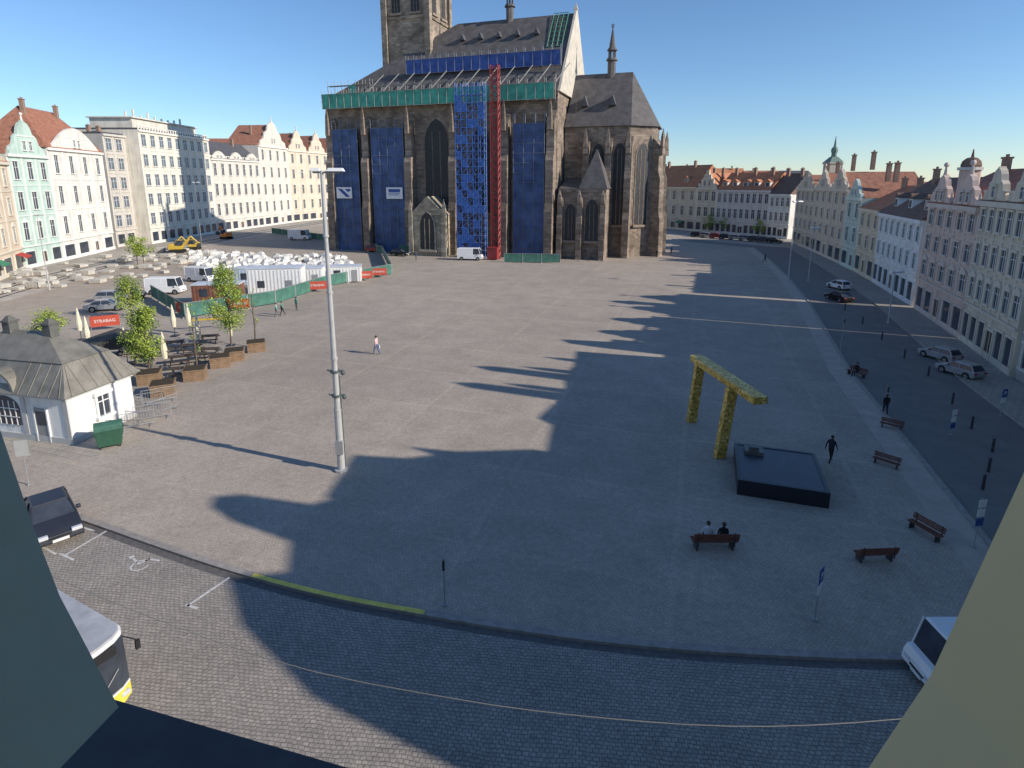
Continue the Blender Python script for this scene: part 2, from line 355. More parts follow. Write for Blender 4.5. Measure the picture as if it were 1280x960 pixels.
strip('pavement',LL,-2,8,.006,.006,walkm,'pale slab pavement below the sunlit houses','pavement')
strip('road',LL,-12,-2,.008,.008,M('pale_gravel',(.44,.40,.35),.95,.3,.5),'gravel bed of dug-up tramway','road')
for o in(-9.5,-8.1,-5.6,-4.2): strip('tram_rail',LL,o,o+.12,.012,.1,dkmetal,'steel tram rail in the dug-up street','rail',kind='structure')
# ------------------------------------------------------------------ houses
WC={}
def winmesh(w,h,trim,arch=0,gl=glass):
    key=(round(w,2),round(h,2),trim.name,arch,gl.name)
    if key in WC: return WC[key]
    mb=MB(); t=.16
    mb.box(-w/2-t,-w/2,-.13,.0,-.0,h); mb.box(w/2,w/2+t,-.13,0,0,h); mb.box(-w/2-t-.08,w/2+t+.08,-.26,0,-.18,0); mb.box(-w/2-t-.1,w/2+t+.1,-.24,0,h,h+.22)
    if arch: mb.pxz([(-w/2-t,h+.22),(w/2+t,h+.22),(0,h+.75)],-.2,0)
    mb.add([(-w/2,-.02,0),(w/2,-.02,0),(w/2,-.02,h),(-w/2,-.02,h)],[(0,1,2,3)],1)
    mb.box(-.035,.035,-.07,-.021,0,h,2); mb.box(-w/2,-.036,-.07,-.021,h*.66,h*.66+.06,2); mb.box(.036,w/2,-.07,-.021,h*.66,h*.66+.06,2)
    WC[key]=mb.mesh('window',[trim,gl,white]); return WC[key]
def gableprof(kind,x0,x1,H,gh):
    W=x1-x0
    if kind=='tri': p=[(0,0),(.5,1),(1,0)]
    elif kind=='step': p=[(0,0),(0,.25),(.15,.25),(.15,.5),(.3,.5),(.3,.75),(.42,.75),(.42,1),(.58,1),(.58,.75),(.7,.75),(.7,.5),(.85,.5),(.85,.25),(1,.25),(1,0)]
    elif kind=='arc': p=[(i/12,math.sin(math.pi*i/12)) for i in range(13)]
    else: p=[(0,0),(.03,.2),(.1,.24),(.16,.3),(.2,.5),(.25,.56),(.3,.6),(.34,.78),(.4,.9),(.46,.94),(.5,1.0),(.54,.94),(.6,.9),(.66,.78),(.7,.6),(.75,.56),(.8,.5),(.84,.3),(.9,.24),(.97,.2),(1,0)]
    return [(x0+a*W,H+b*gh) for a,b in p]
AWN=[M('awning_red',(.45,.05,.04),.8,.15,2),M('awning_green',(.05,.22,.13),.8,.15,2),M('awning_cream',(.6,.55,.42),.8,.15,2)]
def house(label,A,B,H,floors=3,cols=4,wallc=(.7,.68,.6),trimc=None,roof='saddle',rh=5,roofm=tile,gable=None,gh=4,ng=1,depth=13,gfh=4.2,winw=1.35,name='town_house',chim=2,pal=False,shop=True,dorm=0,balus=False,arch=0,finial=False,awn=None):
    A=Vector((A.x,A.y,0));B=Vector((B.x,B.y,0)); d=B-A; W=d.length; rot=math.atan2(d.y,d.x)
    key='plaster_%02d_%02d_%02d'%tuple(int(x*99) for x in wallc); wm=facade_mat(key,wallc)
    tc=trimc or tuple(min(.8,x*1.12+.03) for x in wallc); tm=M('trim_%02d_%02d_%02d'%tuple(int(x*99) for x in tc),tc,.85,.12,1)
    root=thing(name,label,'building',(A.x,A.y,0),rot)
    w=MB(); w.box(0,W,0,depth,0,H)
    w.box(-.003,W+.003,-.45,0,H-.45,H+.05,1); w.box(-.003,W+.003,-.25,0,gfh-.25,gfh,1); w.box(-.003,W+.003,-.12,0,0,.7,1)
    fh=(H-gfh)/max(1,floors-1)
    for k in range(1,floors-1): w.box(.001,W-.001,-.12,0,gfh+k*fh-.1,gfh+k*fh+.06,1)
    n=max(1,cols)
    for i in range(n+1):
        x=min(W-.2,max(.2,i*W/n)); 
        if trimc is not None or i in(0,n): w.box(x-.2,x+.2,-.09,0,gfh+.01,H-.46,1)
    if gable:
        for g in range(ng):
            x0=W*(g+.06)/ng;x1=W*(g+.94)/ng
            pr=gableprof(gable,x0,x1,H+.051,gh)
            w.pxz(pr,-.2,.35)
            w.box((x0+x1)/2-(x1-x0)*.25,(x0+x1)/2+(x1-x0)*.25,-.28,-.2,H+gh*.52,H+gh*.56,1)
            if finial:
                w.cyl(((x0+x1)/2,0,H+gh-.1),((x0+x1)/2,0,H+gh+.9),.22,.1,6,1); w.sph(((x0+x1)/2,0,H+gh+1.1),.3,.3,.3,6,4,1)
                for xx in(x0+.3,x1-.3): w.cyl((xx,0,H),(xx,0,H+1.4),.25,.08,6,1)
    if balus:
        for i in range(int(W/1.2)): w.box(.2+i*1.2,.5+i*1.2,-.1,.1,H+.05,H+.9,1)
        w.box(0,W,-.12,.12,H+.9,H+1.05,1)
    w.obj('wall',root,[wm,tm])
    r=MB()
    if roof=='saddle': r.pyz([(-.45,H+.06),(depth/2,H+rh),(depth+.45,H+.06)],.0,W)
    elif roof=='hip':
        e=.4; r.add([(-e,-e,H+.06),(W+e,-e,H+.06),(W+e,depth+e,H+.06),(-e,depth+e,H+.06),(min(W*.35,depth*.4),depth/2,H+rh),(W-min(W*.35,depth*.4),depth/2,H+rh)],[(0,1,5,4),(1,2,5),(2,3,4,5),(3,0,4),(0,3,2,1)])
    elif roof=='front':
        for g in range(ng): r.pxz([(W*g/ng+.01,H+.06),(W*(g+.5)/ng,H+gh*.86),(W*(g+1)/ng-.01,H+.06)],.36,depth)
    else: r.box(.3,W-.3,.3,depth-.3,H+.06,H+.5)
    ro=r.obj('roof',root,roofm)
    for k in range(chim):
        x=W*(k+.5)/chim+random.uniform(-1,1); yy=depth*.42; zz=H+(rh if roof!='flat' else 1)
        c=MB(); c.box(-.4,.4,-.35,.35,-2.2,1.1); c.box(-.5,.5,-.45,.45,1.1,1.3); c.cyl((-.2,0,1.3),(-.2,0,1.6),.12,n=6); c.cyl((.2,0,1.3),(.2,0,1.6),.12,n=6)
        c.obj('chimney',ro,M('chimney_brick',(.30,.2,.15),.9,.2,3),(x,yy,zz))
    for k in range(dorm):
        x=W*(k+.5)/dorm; zz=H+rh*.22
        c=MB(); c.box(-.8,.8,-.9,2,-.4,1.3,0); c.pxz([(-1,1.3),(1,1.3),(0,2.1)],-1.0,2.5,1); c.box(-.5,.5,-.95,-.9,.1,1.1,2)
        c.obj('dormer',ro,[wm,roofm,glass],(x,depth*.5*.30,zz))
    gl=glassl if pal else glass
    for k in range(1,floors):
        z=gfh+(k-1)*fh+fh*.2; hh=fh*.58
        me=winmesh(min(winw,W/n*.52),hh,tm,arch if k==1 else 0,gl)
        for i in range(n): put(me,'window',root,(W*(i+.5)/n,0,z))
    if gable:
        me=winmesh(.8,min(1.6,gh*.3),tm,0,gl)
        for g in range(ng):
            for o in((-.9,.9) if W/ng>7 else (0,)): put(me,'window',root,(W*(g+.5)/ng+o,-.2,H+gh*.14))
    dm=n//2
    for i in range(n):
        ww=W/n*.68; x=W*(i+.5)/n
        b=MB()
        if i==dm:
            b.box(-.75,.75,-.06,0,.0,2.6); b.box(-.9,-.75,-.18,0,0,2.7,1); b.box(.75,.9,-.18,0,0,2.7,1); b.box(-.9,.9,-.18,0,2.7,2.95,1); b.box(-.03,.03,-.1,-.06,0,2.6,1)
            b.obj('door',root,[M('door_wood',(.08,.05,.035),.6,.2,3),tm],(x,0,0.01))
        elif shop:
            b.box(-ww/2,ww/2,-.05,0,.6,gfh*.74); b.box(-ww/2-.12,ww/2+.12,-.16,0,gfh*.74,gfh*.74+.2,1); b.box(-ww/2-.12,-ww/2,-.16,0,.5,gfh*.74,1); b.box(ww/2,ww/2+.12,-.16,0,.5,gfh*.74,1)
            b.obj('shop_window',root,[glass,tm],(x,0,0))
            if awn is not None and i%2==awn%2:
                b=MB(); b.add([(-ww/2,-.17,3.3),(ww/2,-.17,3.3),(ww/2,-1.5,2.7),(-ww/2,-1.5,2.7),(ww/2,-1.5,2.45),(-ww/2,-1.5,2.45)],[(0,1,2,3),(3,2,4,5)]); b.obj('awning',root,AWN[(i+awn)%3],(x,0,0))
        else: put(winmesh(1.1,1.9,tm,0,gl),'window',root,(x,0,1.2))
    return root,W
def HT(px,py,ey): return ZT(G(px,py).y,ey)
house('peach ornate townhouse with orange tiled roof and shops',G(-95,392),G(32,336.5),HT(30,337,203),4,7,(.66,.55,.42),(.72,.66,.56),'saddle',5,tile2,gable='baroque',gh=4,ng=2,arch=1,awn=0)
house('mint green narrow townhouse with curved gable',G(32,336.5),G(80,326),HT(55,331,194),4,3,(.48,.62,.55),(.70,.73,.69),'front',5,tile,gable='baroque',gh=HT(55,331,150)-HT(55,331,194),arch=1,finial=True,awn=1)
house('white townhouse with rounded gable and red hipped roof',G(80,326),G(144,311),HT(112,318,188),4,4,(.74,.71,.65),(.78,.77,.73),'hip',HT(112,318,137)-HT(112,318,188),tile,gable='arc',gh=4.6,arch=1)
house('grey five storey modern office house',G(147,309),G(193,302),HT(168,305,170),6,4,(.54,.51,.46),(.58,.55,.5),'flat',1,slate,winw=2.2,chim=3,pal=True)
r,W=house('cream functionalist corner building with roof terrace',G(190,305),G(272,291),HT(230,298,168),6,9,(.72,.67,.57),(.76,.73,.65),'flat',1,slate,winw=1.9,chim=3,pal=True,depth=24,balus=True)
t=MB(); hh=HT(230,298,168); t.box(3,W-1,3,14,hh+.06,hh+3.2); t.box(2.4,W-.4,2.4,14.5,hh+3.2,hh+3.5)
for i in range(9): t.box(4+i*W/11,4.4+i*W/11,5,5.4,hh+3.5,hh+random.uniform(4.4,5.8))
t.obj('penthouse',r,[facade_mat('penthouse_plaster',(.68,.64,.56))])
house('low ornate white townhouse with balustrade and dormers',G(272,291),G(331,283),HT(300,287,200),4,7,(.64,.60,.53),(.72,.69,.63),'saddle',6,slate,gable='arc',gh=2.5,ng=3,balus=True)
house('tall white townhouse with baroque gable and finials',G(331,283),G(366,278),HT(350,280,184),5,4,(.68,.63,.55),(.74,.70,.64),'front',6,tile,gable='baroque',gh=HT(350,280,152)-HT(350,280,184),finial=True)
house('cream townhouse with twin gables and finials',G(366,278),G(432,271),HT(390,275,190),5,7,(.66,.56,.44),(.72,.66,.56),'front',6,tile,gable='baroque',gh=HT(390,275,165)-HT(390,275,190),ng=3,finial=True)
house('cream townhouse with orange roof at the far end',G(806,283),G(868,289),HT(850,287,234),3,6,(.68,.57,.42),None,'saddle',HT(850,287,206)-HT(850,287,234),tile2,dorm=2,awn=0)
house('narrow cream townhouse with small gable',G(868,289),G(893,291),HT(880,290,235),3,3,(.70,.60,.46),None,'front',5,tile2,gable='step',gh=HT(880,290,213)-HT(880,290,235))
house('long pale grey townhouse with brown tiled roof',G(893,291),G(958,296.5),HT(925,294,238),3,9,(.66,.62,.56),(.7,.67,.63),'saddle',HT(925,294,215)-HT(925,294,238),tile2,dorm=5,chim=3)
house('white townhouse at the corner of the far row',G(958,296.5),G(984,299),HT(970,298,243),3,4,(.72,.69,.63),None,'saddle',6,tileb)
house('tall beige townhouse with stepped gable',G(990,303),G(1012,313),HT(1001,307,236),4,4,(.60,.52,.40),None,'front',5,tile,gable='step',gh=4)
house('tall cream townhouse with pointed baroque gable',G(1012,313),G(1050,331),HT(1030,321,236),4,5,(.68,.57,.43),(.70,.61,.5),'front',6,tile,gable='baroque',gh=4,ng=2,finial=True)
house('narrow pale green townhouse',G(1050,331),G(1067,338.5),HT(1058,334,247),3,2,(.56,.62,.54),None,'front',5,tile,gable='baroque',gh=3.4)
house('low pale ochre townhouse with orange roof',G(1067,338.5),G(1090,352),HT(1078,345,262),3,3,(.66,.57,.42),None,'saddle',4,tile2)
house('white townhouse with brown roof and arcaded ground floor',G(1090,352),G(1139.5,383.5),HT(1110,364,270),3,7,(.80,.78,.75),(.80,.79,.77),'saddle',5.5,tileb,winw=1.1,dorm=3)
r,W=house('pink neo-renaissance townhouse with corner turret',G(1143,386),G(1199.5,424.5),HT(1165,400,256),4,5,(.70,.53,.44),(.68,.56,.48),'saddle',4,tile,gable='baroque',gh=3.4,ng=2,arch=1,finial=True)
h5=HT(1165,400,256); xt=W*.56; t=MB(); t.cyl((xt,.8,h5-3),(xt,.8,h5+3.8),1.0,n=8); t.cyl((xt,.8,h5+3.8),(xt,.8,h5+4.1),1.25,n=8,mi=1); t.sph((xt,.8,h5+4.3),1.0,1.0,.9,8,6,2); t.cyl((xt,.8,h5+5.0),(xt,.8,h5+6.0),.18,.05,6,2)
t.obj('turret',r,[facade_mat('plaster_pink',(.70,.52,.44)),cream,tileb])
house('large beige townhouse with balustraded roofline',G(1200,425),G(1262,472),14.2,4,6,(.70,.60,.46),(.70,.62,.5),'saddle',3.0,tileb,gable='baroque',gh=3.2,ng=2,arch=1,balus=True)
Bd=Vector((.31,.95,0)).normalized(); B0=Vector((27,0,0))
G1262=G(1262,472)
def casthouse(label,s0,s1,prof,colr,pins=()):  # unseen houses outside the view, rooflines shaped to cast the square's shadow outline
    A=B0+Bd*s1; root=thing('town_house',label,'building',(A.x,A.y,0),math.atan2(-Bd.y,-Bd.x))
    wm=facade_mat('plaster_c%d'%int(s0),colr)
    w=MB(); P=[(s1-s,z) for s,z in prof]; P=[(s1-s0,0)]+P+[(0,0)]
    w.pxz(P,0,9)
    for s,z,ww in pins:
        zb=z-5.0; w.frus((s1-s,.9),ww,ww,zb,z-1.2,ww*.8,ww*.8); w.frus((s1-s,.9),ww*.8,ww*.8,z-1.2,z,.05,.05)
    w.obj('wall',root,[wm]); n=max(2,int((s1-s0)/3)); hh=min(z for s,z in prof)
    for k in range(4):
        for i in range(n): put(winmesh(1.15,2.0,cream),'window',root,((s1-s0)*(i+.5)/n,0,1.2+k*(hh/4.6)))
s9=(G1262-B0).dot(Bd)+.3
casthouse('unseen ochre civic building, rounded gable shaped to cast shadow',2,12.6,[(2,14.5),(2.6,17.8),(4.2,20),(6,21.2),(7.2,20.2),(8.9,20.8),(9.2,22.6),(9.8,23.6),(10.6,23.9),(11.3,23.3),(11.8,21.3),(12.6,21)],(.5,.42,.25))
casthouse('unseen cream townhouse, tall attic shaped to cast shadow',12.61,21.6,[(12.61,21.2),(17.1,21.8),(17.9,20.2),(18.8,19.6),(19.2,20.6),(19.7,19.0),(21.6,16.9)],(.55,.5,.4))
casthouse('unseen grey townhouse, low roof shaped to cast shadow',21.61,29.2,[(21.61,16.5),(25.5,16.8),(26.2,17.4),(29.2,17.2)],(.45,.45,.45))
casthouse('unseen pale townhouse, twin turrets shaped to cast shadow fingers',29.21,38,[(29.21,17.1),(33,17.2),(34.4,17.4),(38,17.5)],(.5,.45,.4),[(30.7,22,.8),(32.0,20,.5),(35.2,22,.8),(36.6,20,.5)])
casthouse('unseen beige townhouse, notched roof and chimney shaped to cast shadow',38.01,s9,[(38.01,17.4),(43.0,17.8),(43.3,16.0),(43.9,13.8),(44.7,13.8),(45,16.8),(45.4,18.4),(46.6,19),(47.5,16.5),(s9,16.5)],(.5,.45,.4),[(40,19.5,.5)])
def distant(px0,px1,by,ey,ry,c,rm,lab='distant townhouse with tiled roof beyond the square'):
    A=G(px0,by);B=G(px1,by+.01); H=HT(px0,by,ey); house(lab,A,B,H,3,max(2,int((B-A).length/4)),c,None,'saddle',max(2,HT(px0,by,ry)-H),rm,chim=2,shop=False)
distant(930,975,262,222,213,(.5,.48,.42),tile); distant(975,1012,262,220,213,(.45,.42,.36),slate)
distant(1070,1110,268,240,234,(.5,.45,.38),tileb); distant(1110,1150,272,246,238,(.45,.43,.4),slate)
distant(820,870,262,222,208,(.5,.45,.38),tile2); distant(870,930,260,224,210,(.5,.5,.48),tile2)
distant(60,150,272,180,168,(.5,.5,.5),slate); distant(225,330,262,182,172,(.5,.45,.42),tile); distant(330,470,258,200,186,(.5,.45,.38),tile)
tw=thing('clock_tower','slender distant tower with dark green spire','tower',tuple(G(1034,270))); Yt=G(1034,270).y
z=lambda p:ZT(Yt,p)
t=MB(); t.box(-3.0,3.0,-3.0,3.0,0,z(205)); t.box(-3.4,3.4,-3.4,3.4,z(205),z(203)); t.obj('wall',tw,M('tower_stone',(.4,.36,.3)))
t=MB(); t.frus((0,0),3.3,3.3,z(203),z(196),1.3,1.3); t.cyl((0,0,z(196)),(0,0,z(188)),1.3,1.1,8); t.sph((0,0,z(188)),1.6,1.6,1.9,8,6); t.cyl((0,0,z(186)),(0,0,z(170)),.7,.1,6); t.obj('spire',tw,copper)
# ------------------------------------------------------------------ church
st=stone_mat('church_sandstone',(.26,.205,.16)); stl=stone_mat('pale_sandstone',(.42,.36,.27)); 
CA=G(418,310.5); CB=G(694,322); d=CB-CA; CW=d.length; crot=math.atan2(d.y,d.x)
ch=thing('church','large dark gothic stone church with steep slate roof','church',(CA.x,CA.y,0),crot)
HN=34.3; RD=28; HR=52.6
fx=lambda p:FX(CA,CB,p)
w=MB(); w.box(0,CW,0,RD,0,HN)
w.box(-.2,CW+.2,-.5,0,HN-.8,HN+.1); w.box(-.1,CW+.1,-.35,0,0,1.5); w.box(-.05,CW+.05,-.25,0,7.5,8.0)
w.obj('wall',ch,st)
def buttress(x,y,h,w_=1.7,pr=3.2,rot=0,mat=st):
    b=MB(); b.pyz([(0.2,0),(-pr,0),(-pr,h*.32),(-pr*.82,h*.38),(-pr*.82,h*.66),(-pr*.6,h*.72),(-pr*.6,h*.9),(0.2,h)],-w_/2,w_/2)
    b.frus((0,-pr*.7),.45,.45,h*.86,h*1.0,.3,.3); b.frus((0,-pr*.7),.3,.3,h,h*1.07,.02,.02)
    b.obj('buttress',ch,mat,(x,y,0),rot)
for p in(421,464,517,571,634,690): buttress(fx(p),0,31)
buttress(CW,8,31,rot=math.pi/2)
def gothic(x,y,z0,h,w_,rot=0,gm=churchglass,n=3,fr=None):
    b=MB(); hw=w_/2; sp=h-w_*.85
    def arc(hw,off,hh):
        P=[(-hw,off)]
        P.append((-hw,hh))
        for i in range(1,8): 
            t=i/8; P.append((-hw+hw*(t**1.6), hh+(w_*.85)*math.sin(t*math.pi/2)))
        P.append((0,hh+w_*.9))
        for i in range(7,0,-1):
            t=i/8; P.append((hw-hw*(t**1.6), hh+(w_*.85)*math.sin(t*math.pi/2)))
        P+=[(hw,hh),(hw,off)]
        return P
    b.pxz(arc(hw+.3,-.3,sp),-.12,0,0); b.pxz(arc(hw,0,sp),-.16,-.121,1)
    for i in range(1,n): 
        xx=-hw+w_*i/n; b.box(xx-.06,xx+.06,-.22,-.161,0,sp+w_*.45,0)
    b.box(-hw-.5,hw+.5,-.5,-.12,-.6,-.1,0)
    b.obj('window',ch,[fr or st,gm],(x,y,z0),rot)
for p in(441,490,602,661): gothic(fx(p),0,9.5,18,4.6)
gothic(fx(547),0,9.5,20,5.8)
rx0=fx(545)
r=MB(); e=.7
r.add([(-e,-e,HN+.1),(CW+.1,-e,HN+.1),(CW+.1,RD+e,HN+.1),(-e,RD+e,HN+.1),(rx0,RD/2,HR),(CW+.1,RD/2,HR)],[(0,1,5,4),(1,2,5),(2,3,4,5),(3,0,4),(0,3,2,1)])
ro=r.obj('roof',ch,slatel)
for k in range(5):
    x=rx0+3+k*(CW-rx0-6)/5
    c=MB(); c.pxz([(-.6,0),(.6,0),(0,1.3)],-1.2,1.2); c.obj('dormer',ro,slate,(x,RD/2*.74,HN+(HR-HN)*.74))
g=MB(); g.add([(CW+.12,-.6,HN),(CW+.6,-.6,HN),(CW+.6,RD+.6,HN),(CW+.12,RD+.6,HN),(CW+.12,RD/2,HR+1.2),(CW+.6,RD/2,HR+1.2)],[(0,1,5,4),(1,2,5),(2,3,4,5),(3,0,4),(0,3,2,1)])
g.frus((CW+.3,RD/2),.5,.5,HR+.6,HR+2.0,.05,.05); g.obj('gable',ch,M('gable_plaster',(.55,.5,.42),.9,.2,.6))
def fleche(x,y,z0,h,par):
    b=MB(); b.cyl((x,y,z0-3),(x,y,z0+h*.25),.9,.9,8); b.cyl((x,y,z0+h*.25),(x,y,z0+h*.30),1.3,1.1,8); 
    for i in range(6): a=i*math.pi/3; b.cyl((x+.7*math.cos(a),y+.7*math.sin(a),z0+h*.3),(x+.7*math.cos(a),y+.7*math.sin(a),z0+h*.45),.14,n=5)
    b.cyl((x,y,z0+h*.45),(x,y,z0+h*.5),1.2,.9,8); b.cyl((x,y,z0+h*.5),(x,y,z0+h*.92),.75,.08,8); b.sph((x,y,z0+h*.93),.3,.3,.3,6,4); b.cyl((x,y,z0+h*.9),(x,y,z0+h),.06,n=4)
    b.box(x-.4,x+.4,y-.04,y+.04,z0+h*.96,z0+h*.97)
    b.obj('spire',par,slatel)
fleche(fx(612),RD/2,HR,10,ch)
tx0=fx(486);tx1=fx(551)+1.0
t=MB(); tcx=(tx0+tx1)/2-5.6; tw_=5.6; tcy=RD/2
t.box(tcx-tw_,tcx+tw_,tcy-tw_,tcy+tw_,0,62); t.box(tcx-tw_-.3,tcx+tw_+.3,tcy-tw_-.3,tcy+tw_+.3,53.2,53.8)
t.box(tcx-tw_+.2,tcx+tw_-.2,tcy-tw_+.2,tcy+tw_-.2,62,84); t.frus((tcx,tcy),tw_+.4,tw_+.4,84,85,tw_+.4,tw_+.4)
for sx in(-1,1):
    for sy in(-1,1): t.box(tcx+sx*tw_-.7,tcx+sx*tw_+.7,tcy+sy*tw_-.7,tcy+sy*tw_+.7,0,76)
to=t.obj('tower',ch,stone_mat('tower_sandstone',(.32,.26,.20)))
s_=MB(); s_.frus((tcx,tcy),tw_,tw_,85,103,.2,.2); s_.obj('spire',to,slate)
for off in(-2.5,2.5):
    gothic(tcx+off,tcy-tw_-.02,54.6,11,2.1); gothic(tcx+tw_+.02,tcy+off,54.6,11,2.1,math.pi/2)
Lc=14.3; y0=6; y1=22; HQ=27.6; HQR=39.6; AE=5.0
ap=[(CW+.2,y0),(CW+Lc,y0),(CW+Lc+AE,y0+4.4),(CW+Lc+AE,y1-4.4),(CW+Lc,y1),(CW+.2,y1)]
w=MB(); w.pxy(ap,0,HQ); w.obj('wall',ch,st)
r=MB(); q=[(CW+.2,y0-.6),(CW+Lc+.2,y0-.6),(CW+Lc+AE+.6,y0+4.1),(CW+Lc+AE+.6,y1-4.1),(CW+Lc+.2,y1+.6),(CW+.2,y1+.6)]
r.add([(x,y,HQ+.05) for x,y in q]+[(CW+.7,14,HQR),(CW+Lc-1,14,HQR)],[(0,1,7,6),(1,2,7),(2,3,7),(3,4,7),(4,5,6,7),(5,0,6),(5,4,3,2,1,0)])
cr=r.obj('roof',ch,slatel)
for k in range(2): c=MB(); c.pxz([(-.8,0),(.8,0),(0,2.2)],-1.5,1.0); c.obj('dormer',cr,slate,(CW+4+k*6,9,HQ+4.5))
fleche(CW+8.6,14,HQR,10.3,ch)
for x in(CW+5.2,CW+10,CW+Lc): buttress(x,y0,25.5,1.4,2.6)
for p,rr in(((CW+Lc+AE,y0+4.4),.95),((CW+Lc+AE,y1-4.4),math.pi/2+.4)): buttress(p[0],p[1],25.5,1.4,2.6,rr)
for x in(CW+7.6,CW+12.3): gothic(x,y0,7,17,2.6)
gothic(CW+Lc+AE/2,y0+2.2,7,17,3.0,math.atan2(4.4,AE)); gothic(CW+Lc+AE,14,7,17,3.0,math.pi/2)
w=MB(); w.box(CW+.9,CW+10.6,-.6,5.9,0,14.6); w.box(CW+.7,CW+10.8,-.9,-.6,14.0,14.7); w.obj('chapel',ch,st)
r=MB(); r.frus((CW+8,2.6),3,3.6,14.72,22.8,.05,.05); r.pyz([(-1,14.73),(6,14.73),(6,17)],CW+.8,CW+5); r.obj('roof',ch,slatel)
for x in(CW+1.2,CW+5.4,CW+10.3): buttress(x,-.6,13.5,1.1,1.6)
gothic(CW+3.3,-.6,4,7.5,2.2); gothic(CW+7.9,-.6,4,8.5,2.6)
px_=fx(548); w=MB(); w.box(px_-4,px_+4,-6,-3.21,0,9); w.pxz([(px_-4.2,9),(px_+4.2,9),(px_,13)],-6.2,-.2); w.box(px_-4,px_+4,-3.2,-.1,0,9)
for sx in(-4,4): w.frus((px_+sx,-6),.6,.6,0,10,.4,.4); w.frus((px_+sx,-6),.4,.4,10,12.5,.02,.02)
w.obj('porch',ch,stl); gothic(px_,-6.2,1.5,8,3.4,fr=stl)
# ------------------------------------------------------------------ scaffolding
bluen=M('blue_net',(.065,.105,.22),.85,.5,.4); blueb=M('bright_blue_steel',(.08,.19,.52),.5,.35,1.5); greenn=M('green_net',(.07,.34,.25),.8,.35,.8); redm=M('red_steel',(.30,.035,.035),.5,.3,2)
navyt=M('navy_tube',(.19,.22,.30),.5,.2,2,.2); bluet2=M('blue_top_net',(.05,.10,.32),.8,.4,.6)
poles=M('scaffold_tube',(.33,.33,.31),.5,.25,2,.3)
def scaffold(label,x0,x1,yf,z0,z1,netm,polem=poles,dx=2.0,dz=2.0,net=True,pr=.09,gap=0):
    root=thing('scaffolding',label,'scaffolding',(CA.x,CA.y,0),crot,group='scaffolding on the church')
    p=MB(); n=max(1,int((x1-x0)/dx+.5)); k=max(1,int((z1-z0)/dz+.01))
    for i in range(n+1):
        x=x0+(x1-x0)*i/n
        p.cyl((x,yf,z0),(x,yf,z1+1),pr,n=5); p.cyl((x,yf+1.2,z0),(x,yf+1.2,z1+1),pr*.8,n=4)
    for j in range(k+1):
        zz=z0+dz*j; p.cyl((x0,yf-.03,zz),(x1,yf-.03,zz),pr*.7,n=4)
        if dz<1.8:
            for i in range(n): p.cyl((x0+(x1-x0)*i/n,yf-.02,zz),(x0+(x1-x0)*(i+1)/n,yf-.02,zz+dz),pr*.6,n=4)
    p.obj('tube_frame',root,polem)
    dk=MB()
    for j in range(1,k+1): dk.box(x0,x1,yf+.15,yf+1.1,z0+dz*j-.06,z0+dz*j)
    dk.obj('deck',root,M('deck_board',(.25,.20,.13),.9,.3,2))
    if net:
        m=MB(); idx={}
        for j in range(k+1):
            for i in range(n+1):
                idx[(i,j)]=len(m.v); m.v.append((x0+(x1-x0)*i/n,yf+.10+random.uniform(-.08,.04),z0+dz*j))
        for j in range(k):
            for i in range(n):
                if random.random()<gap: continue
                m.f.append((idx[(i,j)],idx[(i+1,j)],idx[(i+1,j+1)],idx[(i,j+1)])); m.m.append(0)
        m.obj('netting',root,netm)
    return root
scaffold('dark blue netted scaffold between stone buttresses',fx(472),fx(511),-2.0,0,29,bluen,navyt,pr=.07)
scaffold('dark blue netted scaffold between stone buttresses',fx(425),fx(455),-2.0,0,29,bluen,navyt,pr=.07)
scaffold('dark blue netted scaffold between stone buttresses',fx(645),fx(683),-2.0,0,29,bluen,navyt,pr=.07)
scaffold('bright blue steel stair tower in front of the wall',fx(583),fx(617),-5.5,0,35,blueb,blueb,1.3,1.6,gap=.62,pr=.12)
scaffold('green netted scaffold band along the church eaves',fx(416),fx(694),-2.2,32.6,35.8,greenn,poles,dz=1.9 if False else 3.2,pr=.06)
scaffold('blue sheeted scaffold strip high on the roof',fx(506),fx(694),2.6,HN+5.6,HN+8.6,bluet2,navyt,pr=.06,dz=3.0)
scaffold('green netted scaffold at the western hip',fx(419),fx(470),-.6,35.8,38,greenn,gap=.4,pr=.06)
br=thing('scaffolding','inclined grey steel struts carrying roof scaffold','scaffolding',(CA.x,CA.y,0),crot,group='scaffolding on the church')
b=MB(); n=12; xa=fx(470); 
for i in range(n):
    x=xa+(CW-xa)*i/(n-1); x2=x+1.8
    b.cyl((x,-1.7,35.9),(x2,2.5,HN+5.8),.12,n=4); b.cyl((x,-1.7,35.8),(x,-1.7,37.4),.05,n=4)
b.cyl((xa,-1.7,37.2),(CW,-1.7,37.2),.06,n=4)
b.obj('strut_frame',br,poles)
b=MB()
for i in range(4):
    x=CW-4.5+i*1.1; b.cyl((x,7.4,HN+10.3),(x,RD/2-.4,HR+.2),.1,n=4)
for j in range(8): 
    t=j/7; b.cyl((CW-4.5,7.4+t*(RD/2-7.8),HN+10.3+t*(HR-HN-10.1)),(CW-1.2,7.4+t*(RD/2-7.8),HN+10.3+t*(HR-HN-10.1)),.08,n=4)
b.obj('roof_ladder',br,M('green_tube',(.05,.20,.14),.6,.2,2))
hm=thing('construction_hoist','tall red lattice hoist mast beside the church wall','hoist',(CA.x,CA.y,0),crot)
b=MB(); hx=fx(631)
for dx_ in(-.8,.8):
    for dy_ in(-.6,.6): b.cyl((hx+dx_,-6+dy_,0),(hx+dx_,-6+dy_,39),.13,n=5)
